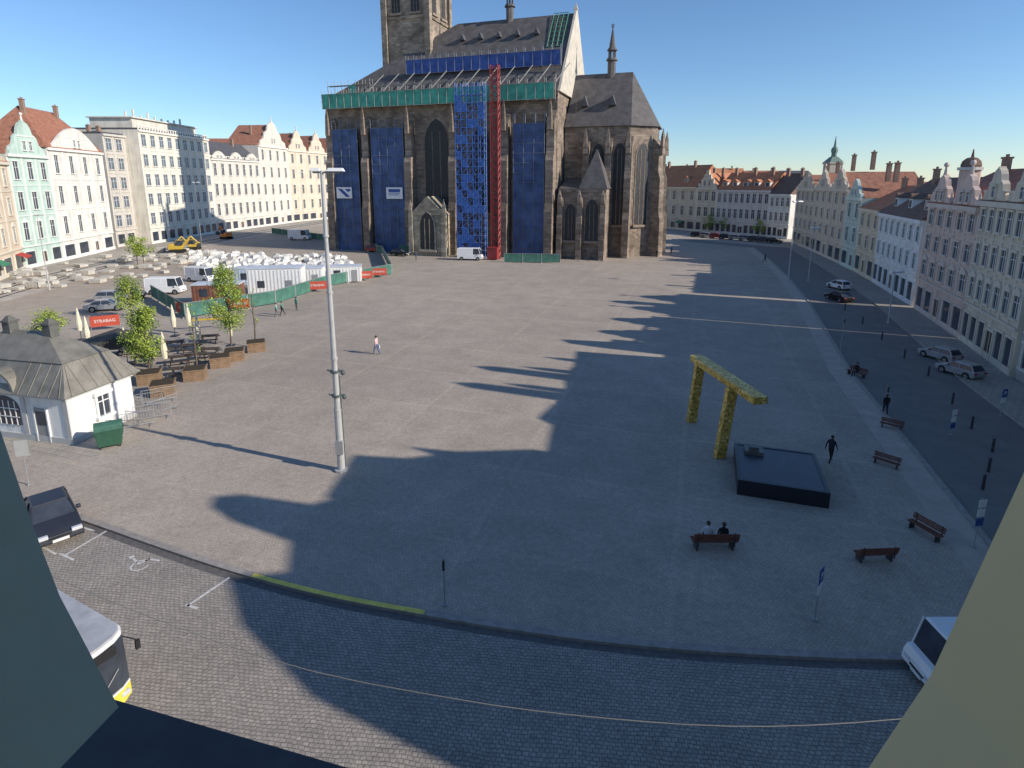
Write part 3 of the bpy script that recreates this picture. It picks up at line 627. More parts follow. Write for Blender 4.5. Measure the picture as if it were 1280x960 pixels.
for j in range(26):
    zz=j*1.5; b.cyl((hx-.8,-6.6,zz),(hx+.8,-6.6,zz+1.5),.09,n=4); b.cyl((hx-.8,-6.6,zz),(hx+.8,-6.6,zz),.09,n=4); b.cyl((hx-.8,-5.4,zz+1.5),(hx+.8,-5.4,zz),.09,n=4)
    b.cyl((hx+.8,-6.6,zz),(hx+.8,-5.4,zz+1.5),.09,n=4)
b.obj('mast',hm,redm)
b=MB(); b.box(hx-1.1,hx+1.1,-8.3,-6.9,.2,2.5); b.box(hx-1.2,hx+1.2,-8.4,-6.8,2.5,2.65); b.obj('hoist_car',hm,redm)
def textmesh(s,size,ext=.01):
    c=bpy.data.curves.new('t','FONT'); c.body=s; c.size=size; c.align_x='CENTER'; c.align_y='CENTER'; c.extrude=ext
    o=bpy.data.objects.new('t',c); col.objects.link(o); dg=bpy.context.evaluated_depsgraph_get(); dg.update()
    me=bpy.data.meshes.new_from_object(o.evaluated_get(dg)); bpy.data.objects.remove(o); me.materials.clear(); return me
bluet=M('blue_print',(.03,.08,.3),.6,.1,2)
for p in(437,499):
    x=fx(p); sg=thing('banner','white banner with blue print hung on scaffold','banner',tuple(CA+Matrix.Rotation(crot,3,'Z')@Vector((x,-2.35,13.6))),crot,group='banners on the scaffold')
    b=MB(); b.box(-2.1,2.1,-.05,0,-1.3,1.3); b.obj('sheet',sg,M('banner_white',(.78,.78,.78),.8,.06,1))
    b=MB()
    if p==437:
        b.add([(-1.8,-.06,1.0),(-.6,-.06,.9),(1.5,-.06,-.9),(.5,-.06,-1.0)],[(0,1,2,3)]); b.add([(.2,-.06,.9),(1.7,-.06,.9),(1.7,-.06,.4),(.9,-.06,.2)],[(0,1,2,3)])
    else:
        b.box(-1.5,1.5,-.065,-.052,.2,.9); b.box(-1.5,1.5,-.065,-.052,-.1,.05); b.box(-1.5,1.2,-.065,-.052,-.5,-.35)
    b.obj('print',sg,bluet)
# ------------------------------------------------------------------ vehicles
def wheels(root,xs,hw,r=.33,w=.22):
    for x in xs:
        for sd in(-1,1):
            y=sd*hw; wh=bpy.data.objects.new('wheel',None); col.objects.link(wh); wh.parent=root; wh.location=(x,y-sd*w*.35,r)
            a=MB(); a.cyl((0,-w/2,0),(0,w/2,0),r,n=18); a.obj('tyre',wh,rubber,bevel=.03)
            a=MB(); a.cyl((0,-w/2-.01,0),(0,w/2+.01,0),r*.62,n=12); a.cyl((0,-w/2-.03,0),(0,w/2+.03,0),r*.2,n=8,mi=1); a.obj('rim',wh,[M('alloy',(.4,.4,.42),.35,.1,3,.7),black])
def car(name,label,cat,loc,rot,paint,kind='sedan',group=None,scale=1,gl=None):
    root=thing(name,label,cat,loc,rot,group); root.scale=(scale,)*3
    if kind=='sedan':
        low=[(-2.2,.32),(-2.28,.55),(-2.22,.92),(-1.75,1.0),(-1.2,.97),(1.0,.93),(1.9,.76),(2.2,.62),(2.26,.4),(2.15,.28)]; hw=.87
        g0=(-1.75,1.05);g1=(-1.05,.35);zt=1.43;zb=.93; wx=(-1.35,1.38)
    elif kind=='hatch':
        low=[(-1.95,.32),(-2.02,.6),(-1.98,.98),(1.0,.95),(1.75,.8),(1.98,.6),(2.0,.4),(1.9,.28)]; hw=.86
        g0=(-1.92,1.1);g1=(-1.5,.3);zt=1.5;zb=.94; wx=(-1.2,1.25)
    else:
        low=[(-2.5,.35),(-2.52,1.15),(2.0,1.2),(2.36,1.08),(2.5,.8),(2.54,.4),(2.45,.3)]; hw=.94
        g0=(-2.48,2.15);g1=(-2.42,1.85);zt=2.4;zb=1.16; wx=(-1.6,1.65)
    b=MB(); b.pxz(low,-hw,hw)
    tw=hw*(.80 if kind!='van' else .94)
    V=[(g1[0],-tw,zt),(g1[1],-tw,zt),(g1[1],tw,zt),(g1[0],tw,zt)]
    b.add([(x,y,z-.06) for x,y,z in V]+[(x+(.08 if x<0 else -.08),y*.93,z+.045) for x,y,z in V],[(0,1,2,3),(4,7,6,5),(0,4,5,1),(1,5,6,2),(2,6,7,3),(3,7,4,0)])
    for (xb,xt) in((g0[0],g1[0]),(g0[1],g1[1])):
        for sd in(-1,1): b.cyl((xb,sd*hw*.95,zb),(xt,sd*tw,zt-.02),.055,n=5)
    for sd in(-1,1):
        xm=(g0[0]+g0[1])/2; b.cyl((xm,sd*hw*.955,zb),(xm,sd*(tw+.005),zt-.02),.045,n=4)
    if kind=='van':
        b.add([(g0[0],-hw*.97,zb),(.7,-hw*.97,zb),(.7,-tw-.01,zt-.02),(g1[0],-tw-.01,zt-.02),(g0[0],hw*.97,zb),(.7,hw*.97,zb),(.7,tw+.01,zt-.02),(g1[0],tw+.01,zt-.02)],[(0,1,2,3),(4,5,6,7),(0,4,7,3),(1,5,6,2),(3,2,6,7),(0,1,5,4)])
    b.obj('body',root,paint,bevel=.07,smooth=False)
    b=MB(); b.add([(g0[0],-hw*.93,zb),(g0[1],-hw*.93,zb),(g0[1],hw*.93,zb),(g0[0],hw*.93,zb),(g1[0],-tw*.98,zt-.05),(g1[1],-tw*.98,zt-.05),(g1[1],tw*.98,zt-.05),(g1[0],tw*.98,zt-.05)],[(0,3,2,1),(4,5,6,7),(0,1,5,4),(1,2,6,5),(2,3,7,6),(3,0,4,7)])
    b.obj('window',root,gl or glass)
    fxx=low[-3][0] if kind!='sedan' else 2.2
    for sd in(-1,1):
        b=MB(); b.box(fxx-.16,fxx+.04,sd*.62-.2,sd*.62+.2,.58,.74); b.obj('headlight',root,M('lamp_glass',(.6,.62,.65),.15,.1,3),bevel=.03)
        b=MB(); b.box(low[1][0]-.03,low[1][0]+.1,sd*.66-.17,sd*.66+.17,.68,.86); b.obj('tail_light',root,M('red_lens',(.35,.02,.02),.3,.1,3),bevel=.02)
        b=MB(); b.box(g0[1]-.45,g0[1]-.25,sd*(hw+.09)-.09,sd*(hw+.09)+.09,zb,zb+.14); b.obj('mirror',root,paint,bevel=.02)
        for x in wx:
            b=MB(); b.cyl((x,sd*(hw+.004),.36),(x,sd*(hw-.1),.36),.40,n=18); b.obj('wheel_arch',root,black)
    b=MB(); b.box(fxx+.02,fxx+.075,-.3,.3,.36,.48); b.obj('number_plate',root,white)
    b=MB(); b.box(fxx-.02,fxx+.06,-.4,.4,.52,.6); b.obj('grille',root,black)
    wheels(root,wx,hw)
    return root
navy=M('dark_grey_car_paint',(.055,.06,.075),.3,.1,1,.4); wpaint=M('white_car_paint',(.80,.80,.80),.3,.04,1); silver=M('silver_car_paint',(.42,.43,.44),.3,.05,1,.5); dark=M('black_car_paint',(.02,.02,.022),.25,.1,1,.3); redp=M('red_car_paint',(.35,.03,.03),.3,.1,1)
g=G(66,670); car('parked_car','dark grey sedan parked beside the kerb',"car",(g.x-.5,g.y+.7,.01),math.radians(-44),navy,'sedan')
g=G(1140,852); car('parked_van','small boxy white van parked beside the kerb',"van",(g.x+2.05,g.y+.0,.01),math.radians(180),wpaint,'van',scale=.78)
gp2='cars around the square'
cars=[(1048,361,100,wpaint,'hatch','white hatchback driving on the side street',.9),(1048,376,98,dark,'sedan','black car driving on the side street',.9),(1174,449,106,silver,'hatch','silver hatchback parked along the shaded pavement',.82),(1199,469,106,silver,'hatch','silver hatchback parked along the shaded pavement',.82),
 (588,325,-8,wpaint,'van','white van parked in front of the church',1.05),(500,320,-15,dark,'hatch','dark hatchback parked in front of the church',1),(468,315,-15,redp,'hatch','red car parked beside the church',1),(208,367,5,wpaint,'van','white van parked beside the building site',1),(142,377,10,silver,'hatch','silver hatchback parked near the terrace',1),(134,388,20,silver,'sedan','silver sedan parked near the terrace',1),(163,373,10,dark,'hatch','dark hatchback parked beside the site',1),(252,352,-20,wpaint,'van','white van standing inside the building site',1),(375,300,-5,wpaint,'van','white van parked beside the church',1.2)]
for px,py,a,pm,k,lab,s_ in cars:
    g=G(px,py); car('parked_car' if k!='van' else 'parked_van',lab,'car' if k!='van' else 'van',(g.x,g.y,.012),math.radians(a),pm,k,gp2,s_)
for i in range(9):
    g=G(872+i*12,296+i*1.0); car('parked_car','small car parked along the far side of the square','car',(g.x,g.y,.02),math.radians(-35+random.uniform(-5,5)),random.choice([silver,dark,wpaint,navy,redp]),'hatch','cars parked along the far side')
g=G(163,886); brot=math.radians(-27)
bus=thing('city_bus','white and yellow city bus with large dark windscreen','bus',(g.x-.45,g.y-.75,.01),brot); bus.scale=(.95,.95,.9)
nose=[(-11.5,-1.25),(-.45,-1.25),(-.16,-1.12),(.02,-.8),(.1,-.35),(.12,0),(.1,.35),(.02,.8),(-.16,1.12),(-.45,1.25),(-11.5,1.25)]
b=MB(); b.pxy(nose,.35,2.88); b.obj('body',bus,wpaint,bevel=.08)
b=MB(); b.pxy([(x*.995-.02,y*.95) for x,y in nose],2.881,2.97); b.box(-8,-5,-.8,.8,2.971,3.25); b.obj('roof',bus,M('pale_bus_roof',(.42,.43,.45),.5,.2,1.5),bevel=.03)
b=MB(); cp=[(x+.03,y*1.01) for x,y in nose[1:-1]]
V=[(x,y,1.0) for x,y in cp]+[(x-.03,y,2.74) for x,y in cp]; nn=len(cp); b.add(V,[(i,i+1,nn+i+1,nn+i) for i in range(nn-1)]); b.obj('windscreen',bus,glass)
b=MB(); b.box(.08,.17,-.75,.75,2.42,2.7); b.obj('destination_board',bus,black)
b=MB(); b.add([(x+.02,y,.9) for x,y in cp]+[(x+.02,y,.99) for x,y in cp],[(i,i+1,nn+i+1,nn+i) for i in range(nn-1)]); b.obj('bumper',bus,wpaint)
ylw=M('yellow_bus_paint',(.72,.64,.08),.35,.1,1)
for sd in(-1,1):
    b=MB(); q=[(-.45,sd*1.262),(-.14,sd*1.14),(.05,sd*.81),(.11,sd*.45)]; b.add([(x+.005,y,.38) for x,y in q]+[(x+.005,y,.88) for x,y in q],[(0,1,5,4),(1,2,6,5),(2,3,7,6)]); b.obj('corner_panel',bus,ylw)
    b=MB(); b.box(-2.0,-.46,sd*1.255-.01,sd*1.255+.01,.38,1.0); b.obj('side_panel',bus,ylw)
for i in range(6):
    for sd in(-1,1):
        b=MB(); x=-.55-i*1.8; b.box(x-1.65,x,sd*1.262-.01,sd*1.262+.01,1.2,2.6); b.obj('window',bus,glass)
for sd in(-1,1):
    b=MB(); b.box(-.05,.09,sd*.88-.14,sd*.88+.14,.6,.76); b.obj('headlight',bus,MC['lamp_glass'],bevel=.03)
    b=MB(); b.cyl((-.2,sd*1.15,2.6),(.2,sd*1.36,2.45),.02,n=6); b.box(.16,.23,sd*1.36-.07,sd*1.36+.07,2.12,2.45); b.obj('mirror',bus,black)
    b=MB(); b.cyl((.17,sd*.1,1.15),(.12,sd*.75,1.8),.02,n=4); b.obj('wiper',bus,metal)
wheels(bus,(-2.6,-8.8),1.22,.48,.3)
def excavator(label,px,py,rot,cm,s=1):
    g=G(px,py); r=thing('excavator',label,'excavator',(g.x,g.y,0),rot,group='excavators on the works'); r.scale=(s,s,s)
    for sd in(-1,1): b=MB(); b.pxz([(-1.6,.1),(-1.8,.4),(-1.6,.8),(1.6,.8),(1.8,.4),(1.6,.1)],sd*1.0-.25,sd*1.0+.25); b.obj('track',r,rubber)
    b=MB(); b.box(-1.7,1.3,-1.1,1.1,.9,1.7); b.box(-1.7,-.6,-1.1,1.1,1.7,2.2); b.obj('body',r,cm,bevel=.08)
    b=MB(); b.frus((.5,.55),.7,.5,1.72,3.0,.55,.45); b.obj('cab',r,[glass]); b=MB(); b.box(-.2,1.15,.05,1.08,3.0,3.1); b.obj('cab_roof',r,cm)
    b=MB(); b.cyl((1.2,-.4,1.5),(3.3,-.4,4.0),.28,.2,6); b.cyl((3.3,-.4,4.0),(5.0,-.4,2.2),.2,.15,6); b.cyl((1.8,-.4,1.5),(2.9,-.4,3.2),.1,n=6); b.obj('arm',r,cm)
    b=MB(); b.pxz([(4.7,2.2),(5.3,2.3),(5.4,1.5),(4.8,1.1),(4.4,1.5)],-.9,.1); b.obj('bucket',r,dkmetal)
yel=M('machine_yellow',(.55,.38,.05),.5,.2,2)
excavator('yellow excavator working on the torn-up street',222,316,.3,yel,.95); excavator('orange excavator beside the tramway works',283,299,2.6,M('machine_orange',(.6,.2,.04),.5,.15,2),.9); excavator('small yellow excavator next to another machine',243,312,3.4,yel,.8)
# ------------------------------------------------------------------ building site
gf=M('site_green_mesh',(.06,.17,.13),.8,.35,1); orm=M('banner_red',(.50,.08,.045),.6,.15,2)
tm_=textmesh('STRABAG',.46)
tm_.materials.append(white)
def fenceline(P,label,hh=1.8):
    for a,b_ in zip(P[:-1],P[1:]):
        a=G(*a);b_=G(*b_); n=max(1,int((b_-a).length/3.5)); d=(b_-a)/n; rot=math.atan2(d.y,d.x); l=d.length
        for k in range(n):
            o=a+d*k; r=thing('fence_panel',label,'fence',(o.x,o.y,0),rot,group='site fence panels')
            m=MB(); m.cyl((.03,0,0),(.03,0,hh+.1),.05,n=5); m.cyl((l-.03,0,0),(l-.03,0,hh+.1),.05,n=5); m.cyl((0.03,0,hh+.05),(l-.03,0,hh+.05),.04,n=4); m.box(-.1,.3,-.3,.3,0,.15); m.obj('frame',r,metal)
            m=MB(); m.add([(.06,.01,.15),(l-.06,-.01,.15),(l-.06,.01,hh),(.06,0,hh)],[(0,1,2,3)]); m.obj('mesh_screen',r,gf)
fenceline([(232,398),(345,380),(412,358),(490,343)],'green screened mesh fence panel around the building site')
fenceline([(490,343),(478,318),(440,306)],'green screened mesh fence panel around the building site')
fenceline([(232,398),(190,372)],'green screened mesh fence panel around the building site')
fenceline([(500,316),(560,321)],'dark mesh fence panel in front of the church')
fenceline([(630,328),(700,329)],'dark mesh fence panel in front of the church')
fenceline([(440,306),(340,292)],'green screened mesh fence panel around the building site')
for px,py,rot in((237,394,.12),(398,365,.30),(456,351,.22),(134,412,.5),(474,347,.22),(300,389,.1)):
    g=G(px,py); r=thing('banner','red banner with white lettering fixed to the site fence','banner',(g.x,g.y-.15,0),rot,group='red banners on the site fence')
    m=MB(); m.box(-1.35,1.35,-.06,-.01,.45,1.65); m.obj('sheet',r,orm)
    t_=put(tm_,'lettering',r,(0,-.08,1.05)); t_.rotation_euler=(math.pi/2,0,0)
    for sx in(-1.35,1.35): m=MB(); m.cyl((sx,.03,0),(sx,.03,1.8),.04,n=5); m.obj('post',r,metal)
def cabin(px,py,rot,l,w_,h,mat,lab):
    g=G(px,py); r=thing('site_cabin',lab,'site cabin',(g.x,g.y,0),rot,group='site cabins')
    m=MB(); m.box(-l/2,l/2,-w_/2,w_/2,.15,h)
    for i in range(int(l/.5)): m.box(-l/2+.2+i*.5,-l/2+.4+i*.5,-w_/2-.04,-w_/2,.3,h-.2)
    m.obj('body',r,mat); m=MB(); m.box(-l/2-.08,l/2+.08,-w_/2-.08,w_/2+.08,h,h+.15); m.obj('roof',r,M('pale_roof_sheet',(.58,.62,.68),.5,.15,1))
    m=MB(); m.box(-.5,.5,-w_/2-.07,-w_/2-.041,.9,1.9); m.obj('window',r,glass,loc=(-l*.25,0,.2)); m=MB(); m.box(l*.2,l*.2+.9,-w_/2-.08,-w_/2-.041,.2,2.1); m.obj('door',r,metal)
cabin(348,366,.15,7.5,3.2,3.8,white,'white site cabin with flat pale roof'); cabin(385,358,.15,5,3,3.0,white,'white low site cabin behind the fence'); cabin(322,356,.15,6,2.6,2.8,M('cabin_blue_grey',(.45,.52,.6),.6,.1,1),'blue grey site cabin')
cabin(275,378,.15,6,2.5,2.6,M('brown_container',(.22,.09,.06),.7,.25,1),'brown steel container beside the fence')
cabin(433,352,.2,5,2.5,2.6,white,'white container behind the red banner')
bag=MB(); bag.frus((0,0),.5,.5,0,.55,.6,.6); bag.frus((0,0),.6,.6,.55,.95,.42,.42); bag.cyl((-.3,-.3,.9),(0,0,1.2),.04,n=4); bag.cyl((.3,.3,.9),(0,0,1.2),.04,n=4)
bmes=[bag.mesh('bulk_bag',[M('white_woven_bag',(.72,.71,.67),.9,.18,2,bump=.3)]),bag.mesh('bulk_bag',[M('grey_woven_bag',(.5,.48,.43),.9,.3,2,bump=.3)])]
for j in range(8):
    for i in range(21):
        px=240+i*9.5+random.uniform(-3,3)+j*1.5; py=321+j*2.8+ (i-8)*.35+random.uniform(-.9,.9)
        if random.random()<.12: continue
        g=G(px,py); o=thing('bulk_bag','white woven bulk bag filled with paving stones','bulk bag',(g.x,g.y,0),random.uniform(0,3),group='white bulk bags in the building site',mesh=random.choice([bmes[0],bmes[0],bmes[0],bmes[1]])); s=random.uniform(.85,1.4); o.scale=(s,s*random.uniform(.8,1.2),s*random.uniform(.7,1.1))
pal=MB(); pal.box(-.6,.6,-.5,.5,0,.14,1)
for i in range(4): pal.box(-.58,.58,-.48+i*.245,-.26+i*.245,.14,.14+.7+(i%2)*.05,0)
pme=pal.mesh('stone_pallet',[M('pale_stone_blocks',(.5,.48,.43),.9,.25,2),wood])
for i in range(84):
    px=random.uniform(-5,240); py=346-px*.13+random.uniform(-8,24)
    g=G(px,py); o=thing('stone_pallet','pallet stacked with pale kerb stones','pallet',(g.x,g.y,0),random.uniform(-.3,.3)+1.5,group='stone pallets along the tramway works',mesh=pme); s=random.uniform(.8,1.5); o.scale=(s,s*1.3,s*random.uniform(.4,.8))
# ------------------------------------------------------------------ trees
def tree(label,px,py,h,cr,n=16,planter=False,dens=90,trunkh=None,big=1.0):
    g=G(px,py); r=thing('young_tree',label,'tree',(g.x,g.y,0),0,group='young trees'); th=trunkh or h*.30
    t=MB(); z0=.6 if planter else 0; t.cyl((0,0,z0),(.05,0,th),.09,.065,8); t.cyl((.05,0,th),(0,.03,h*.85),.065,.02,6)
    cl=[]
    for i in range(n):
        a=random.random()*6.28; rr=cr*math.sqrt(random.random())*.9; zz=th+(h-th)*(.06+.9*random.random()); k_=1-abs((zz-th)/(h-th)-.38)*.9
        c=Vector((math.cos(a)*rr*k_,math.sin(a)*rr*k_,zz)); cl.append(c); t.cyl((.03,0,max(th*.9,zz-rr*.9-.3)),c,.03,.01,5)
    t.obj('trunk',r,bark)
    lf=MB()
    for c in cl:
        R=cr*random.uniform(.28,.5); dk=random.random()<.3
        for q_ in range(dens):
            d_=Vector((random.gauss(0,1),random.gauss(0,1),random.gauss(0,1))).normalized()*R*random.random()**.5
            p=c+d_; s=random.uniform(.05,.11)*big; a=Vector((random.gauss(0,1),random.gauss(0,1),random.gauss(0,1))).normalized(); b_=a.orthogonal().normalized()*s; a=a.cross(b_).normalized()*s
            lf.add([p-a,p-b_*.6,p+a,p+b_*.6],[(0,1,2,3)],1 if (dk or random.random()<.15) else 0)
    lf.obj('crown',r,[leafA,leafB]); return r
tree('young tree with fresh green leaves in a planter',188,474,HT(188,474,383),1.55,46,True,110)
tree('young tree with fresh green leaves in a planter',290,440,HT(290,440,335),1.9,52,True,110)
tree('young tree with fresh green leaves beside the terrace',165,398,HT(165,398,346),1.7,40)
tree('small tree with thin foliage behind the kiosk',62,428,HT(62,428,388),1.6,30)
tree('thin bare young tree in a planter',320,434,HT(320,434,352),.6,8,True,8)
tree('thin bare young tree in a planter',247,466,HT(247,466,378),.6,8,True,10)
for px,py in((172,330),(180,331),(886,291),(948,296),(905,292)): tree('distant small green tree beside the houses',px,py,5.5,2.2,20,dens=45,big=1.8)
# ------------------------------------------------------------------ terrace furniture
pl=thing('planter','square wooden planter with earth','planter',pg(245,473),.35,group='wooden planters')
m=MB(); 
for i in range(5): m.box(-.8,.8,-.8,.8,.02+i*.17,.17+i*.17)
m.box(-.86,.86,-.86,.86,.86,.94); m.obj('box',pl,wood)
m=MB(); m.box(-.76,.76,-.76,.76,.941,.97); m.obj('earth',pl,M('earth',(.05,.035,.02),1,.3,6))
for px,py in((276,457),(294,449),(321,438),(205,492),(188,478)): clone(pl,pg(px,py),.35+random.uniform(-.1,.1))
pr_=thing('parasol','closed cream parasol on a dark pole','parasol',pg(219,420),0,group='closed parasols on the terrace')
m=MB(); m.cyl((0,0,0),(0,0,3.4),.035,n=6); m.box(-.35,.35,-.35,.35,0,.1); m.obj('pole',pr_,dkmetal)
m=MB(); m.cyl((0,0,1.0),(0,0,1.8),.2,.27,8); m.cyl((0,0,1.8),(0,0,3.1),.27,.1,8); m.cyl((0,0,3.1),(0,0,3.45),.1,.02,8)
m.obj('canopy',pr_,M('cream_fabric',(.72,.66,.50),.9,.15,3))
for px,py in((250,436),(289,432),(102,425),(208,462),(238,418),(112,438),(160,455)): clone(pr_,pg(px,py),random.random())
tb=thing('picnic_table','dark picnic table with two benches','table',pg(240,440),.4,group='picnic tables on the terrace')
m=MB(); m.box(-.9,.9,-.38,.38,.72,.77); m.obj('table_top',tb,M('dark_wood',(.07,.05,.035),.8,.3,3))
for sd in(-1,1): m=MB(); m.box(-.9,.9,sd*.72-.14,sd*.72+.14,.43,.47); m.obj('seat',tb,MC['dark_wood'])
for x in(-.65,.65): m=MB(); m.cyl((x,-.72,0),(x,.2,.72),.04,n=5); m.cyl((x,.72,0),(x,-.2,.72),.04,n=5); m.box(x-.03,x+.03,-.72,.72,.38,.43); m.obj('leg',tb,dkmetal)
for px,py in((218,436),(262,428),(246,452),(225,455),(200,445),(180,455),(165,442),(228,470),(262,445),(150,430),(140,445),(175,435)): clone(tb,pg(px,py),.4+random.uniform(-.3,.3))
sr=thing('terrace_shelter','dark canopy shelter over the terrace tables','shelter',pg(150,462),.5)
for x in(-2.4,2.4):
    for y in(-1.6,1.6): m=MB(); m.cyl((x,y,0),(x,y,2.4),.06,n=6); m.obj('post',sr,dkmetal)
m=MB(); m.pxz([(-2.7,2.4),(2.7,2.4),(2.5,2.6),(0,3.3),(-2.5,2.6)],-1.9,1.9); m.obj('canopy',sr,M('dark_canvas',(.06,.06,.055),.9,.25,2))
g=G(262,412); yb=thing('height_barrier','yellow horizontal barrier beam on posts','barrier',(g.x,g.y,0),.3); m=MB(); m.box(-1.9,1.9,-.08,.08,1.1,1.3); m.obj('beam',yb,yel)
for x in(-1.7,1.7): m=MB(); m.cyl((x,0,0),(x,0,1.1),.06,n=6); m.obj('post',yb,dkmetal)
cb=thing('crowd_barrier','galvanised steel crowd barrier','barrier',pg(170,535),.55,group='crowd barriers beside the kiosk')
m=MB(); m.cyl((-1.1,0,.15),(-1.1,0,1.1),.02,n=6); m.cyl((1.1,0,.15),(1.1,0,1.1),.02,n=6); m.cyl((-1.1,0,1.1),(1.1,0,1.1),.02,n=6); m.cyl((-1.1,0,.2),(1.1,0,.2),.02,n=6)
for i in range(14): m.cyl((-1+i*.154,0,.2),(-1+i*.154,0,1.1),.009,n=4)
m.obj('rail_frame',cb,metal)
for x in(-.82,.82): m=MB(); m.box(x-.035,x+.035,-.3,.3,0,.05); m.obj('foot',cb,metal)
for px,py,a in((192,524,.5),(166,520,1.5),(205,516,1.2),(182,510,.5),(200,503,.6)): clone(cb,pg(px,py),a)
db=thing('waste_container','dark green waste container with lid','waste container',pg(139,557),.55)
m=MB(); m.frus((0,0),.6,.42,.15,1.1,.72,.52); m.box(-.76,.76,-.56,.56,1.1,1.16); m.obj('bin',db,green,bevel=.03)
m=MB(); m.cyl((-.72,0,1.16),(.72,0,1.16),.45,n=16); m.obj('lid',db,M('green_lid',(.05,.14,.10),.5,.2,3))
for x in(-.5,.5):
    for y in(-.35,.35): m=MB(); m.cyl((x-.03,y,.08),(x+.03,y,.08),.08,n=8); m.obj('wheel',db,rubber)
# ------------------------------------------------------------------ kiosk (historic hut)
KA=Vector((-37.5,35.6,0)); KB=Vector((-27.3,33.3,0)); d=KB-KA; kw=d.length; kr=math.atan2(d.y,d.x)
kk=thing('kiosk_pavilion','small white historic pavilion with grey mansard roof','pavilion',(KA.x,KA.y,0),kr)
KD=4.6;KH=3.2
wp=facade_mat('white_render',(.75,.75,.73)); olv=M('grey_metal_roof',(.235,.22,.185),.6,.3,1.0,.15,bump=.2)
m=MB(); m.box(0,kw,0,KD,0,KH); m.box(-.06,kw+.06,-.08,KD+.06,0,.4,1); m.box(-.1,kw+.1,-.14,KD+.1,KH-.25,KH,1)
for x in(.15,3.9,7.0,kw-.15): m.box(x-.16,x+.16,-.06,0,.4,KH-.25,1)
ra=1.3
m.pxz([(5.45-ra,KH)]+[(5.45-ra*math.cos(t*math.pi/10),KH+.1+ra*.85*math.sin(t*math.pi/10)) for t in range(11)]+[(5.45+ra,KH)],-.1,.8)
m.obj('wall',kk,[wp,M('grey_render',(.5,.5,.48),.85,.1,1)])
m=MB(); e=.45
def hipf(x0,x1,y0,y1,z0,z1,ins,mi=0,ix=None):
    ix=ix or ins
    m.add([(x0,y0,z0),(x1,y0,z0),(x1,y1,z0),(x0,y1,z0),(x0+ix,y0+ins,z1),(x1-ix,y0+ins,z1),(x1-ix,y1-ins,z1),(x0+ix,y1-ins,z1)],[(0,3,2,1),(4,5,6,7),(0,1,5,4),(1,2,6,5),(2,3,7,6),(3,0,4,7)],mi)
hipf(-e,kw+e,-e,KD+e,KH+.003,KH+1.8,1.2); hipf(.65,kw-.65,.65,KD-.65,KH+1.8,KH+3.3,1.62,0,3.0)
m.pxz([(5.45-(ra+.18)*math.cos(t*math.pi/10),KH+.12+(ra+.18)*.88*math.sin(t*math.pi/10)) for t in range(11)]+[(5.45+(ra+.02)*math.cos(t*math.pi/10),KH+.12+(ra+.02)*.86*math.sin(t*math.pi/10)) for t in range(11)],-.4,2.0)
for i in range(14):
    x=.1+i*.8
    if 3.7<x<7.2: continue
    m.cyl((x,-.47,KH+.02),(min(max(x,.8),kw-.8),.76,KH+1.82),.025,n=4)
for i in range(6): y=.0+i*.9; m.cyl((kw+.47,y,KH+.02),(kw-.74,min(max(y,.8),KD-.8),KH+1.82),.025,n=4)
rk=m.obj('roof',kk,olv)
for x,y in((3.9,2.3),(7.2,2.3)): m=MB(); m.box(-.3,.3,-.3,.3,-.6,.7); m.box(-.38,.38,-.38,.38,.7,.8); m.frus((0,0),.3,.3,.8,1.1,.1,.1); m.obj('chimney',rk,M('dark_vent',(.12,.12,.11),.8,.2,2),(x,y,KH+3.1))
m=MB(); m.pxz([(-1.2,0),(1.2,0),(1.2,1.1)]+[(1.2*math.cos(t*math.pi/10),1.1+.8*math.sin(t*math.pi/10)) for t in range(1,10)]+[(-1.2,1.1)],-.05,0,0)
for i in range(-2,3): m.box(i*.45-.03,i*.45+.03,-.08,-.051,0,1.6,1)
for zz in(.55,1.1): m.box(-1.2,1.2,-.095,-.081,zz-.03,zz+.03,1)
m.obj('window',kk,[glass,white],(5.45,0,.95))
for x in(1.3,2.7): put(winmesh(.8,1.4,white),'window',kk,(x,0,1.0))
m=MB(); m.box(-.45,.45,-.06,0,0,2.2); m.box(-.55,-.45,-.1,0,0,2.3,1); m.box(.45,.55,-.1,0,0,2.3,1); m.box(-.35,.35,-.08,-.061,1.1,2.0,2); m.obj('door',kk,[M('grey_door',(.3,.31,.3),.6,.1,1),white,glass],(8.3,0,.02))
put(winmesh(.8,1.4,white),'window',kk,(kw,2.3,1.1),math.pi/2)
sheet('pavement',[tuple(G(-60,556))[:2],tuple(G(95,574))[:2],tuple(G(122,570))[:2],tuple(G(215,500))[:2],tuple(G(150,440))[:2],tuple(G(-60,470))[:2]],.006,walkm,'paler paving around the pavilion','pavement')
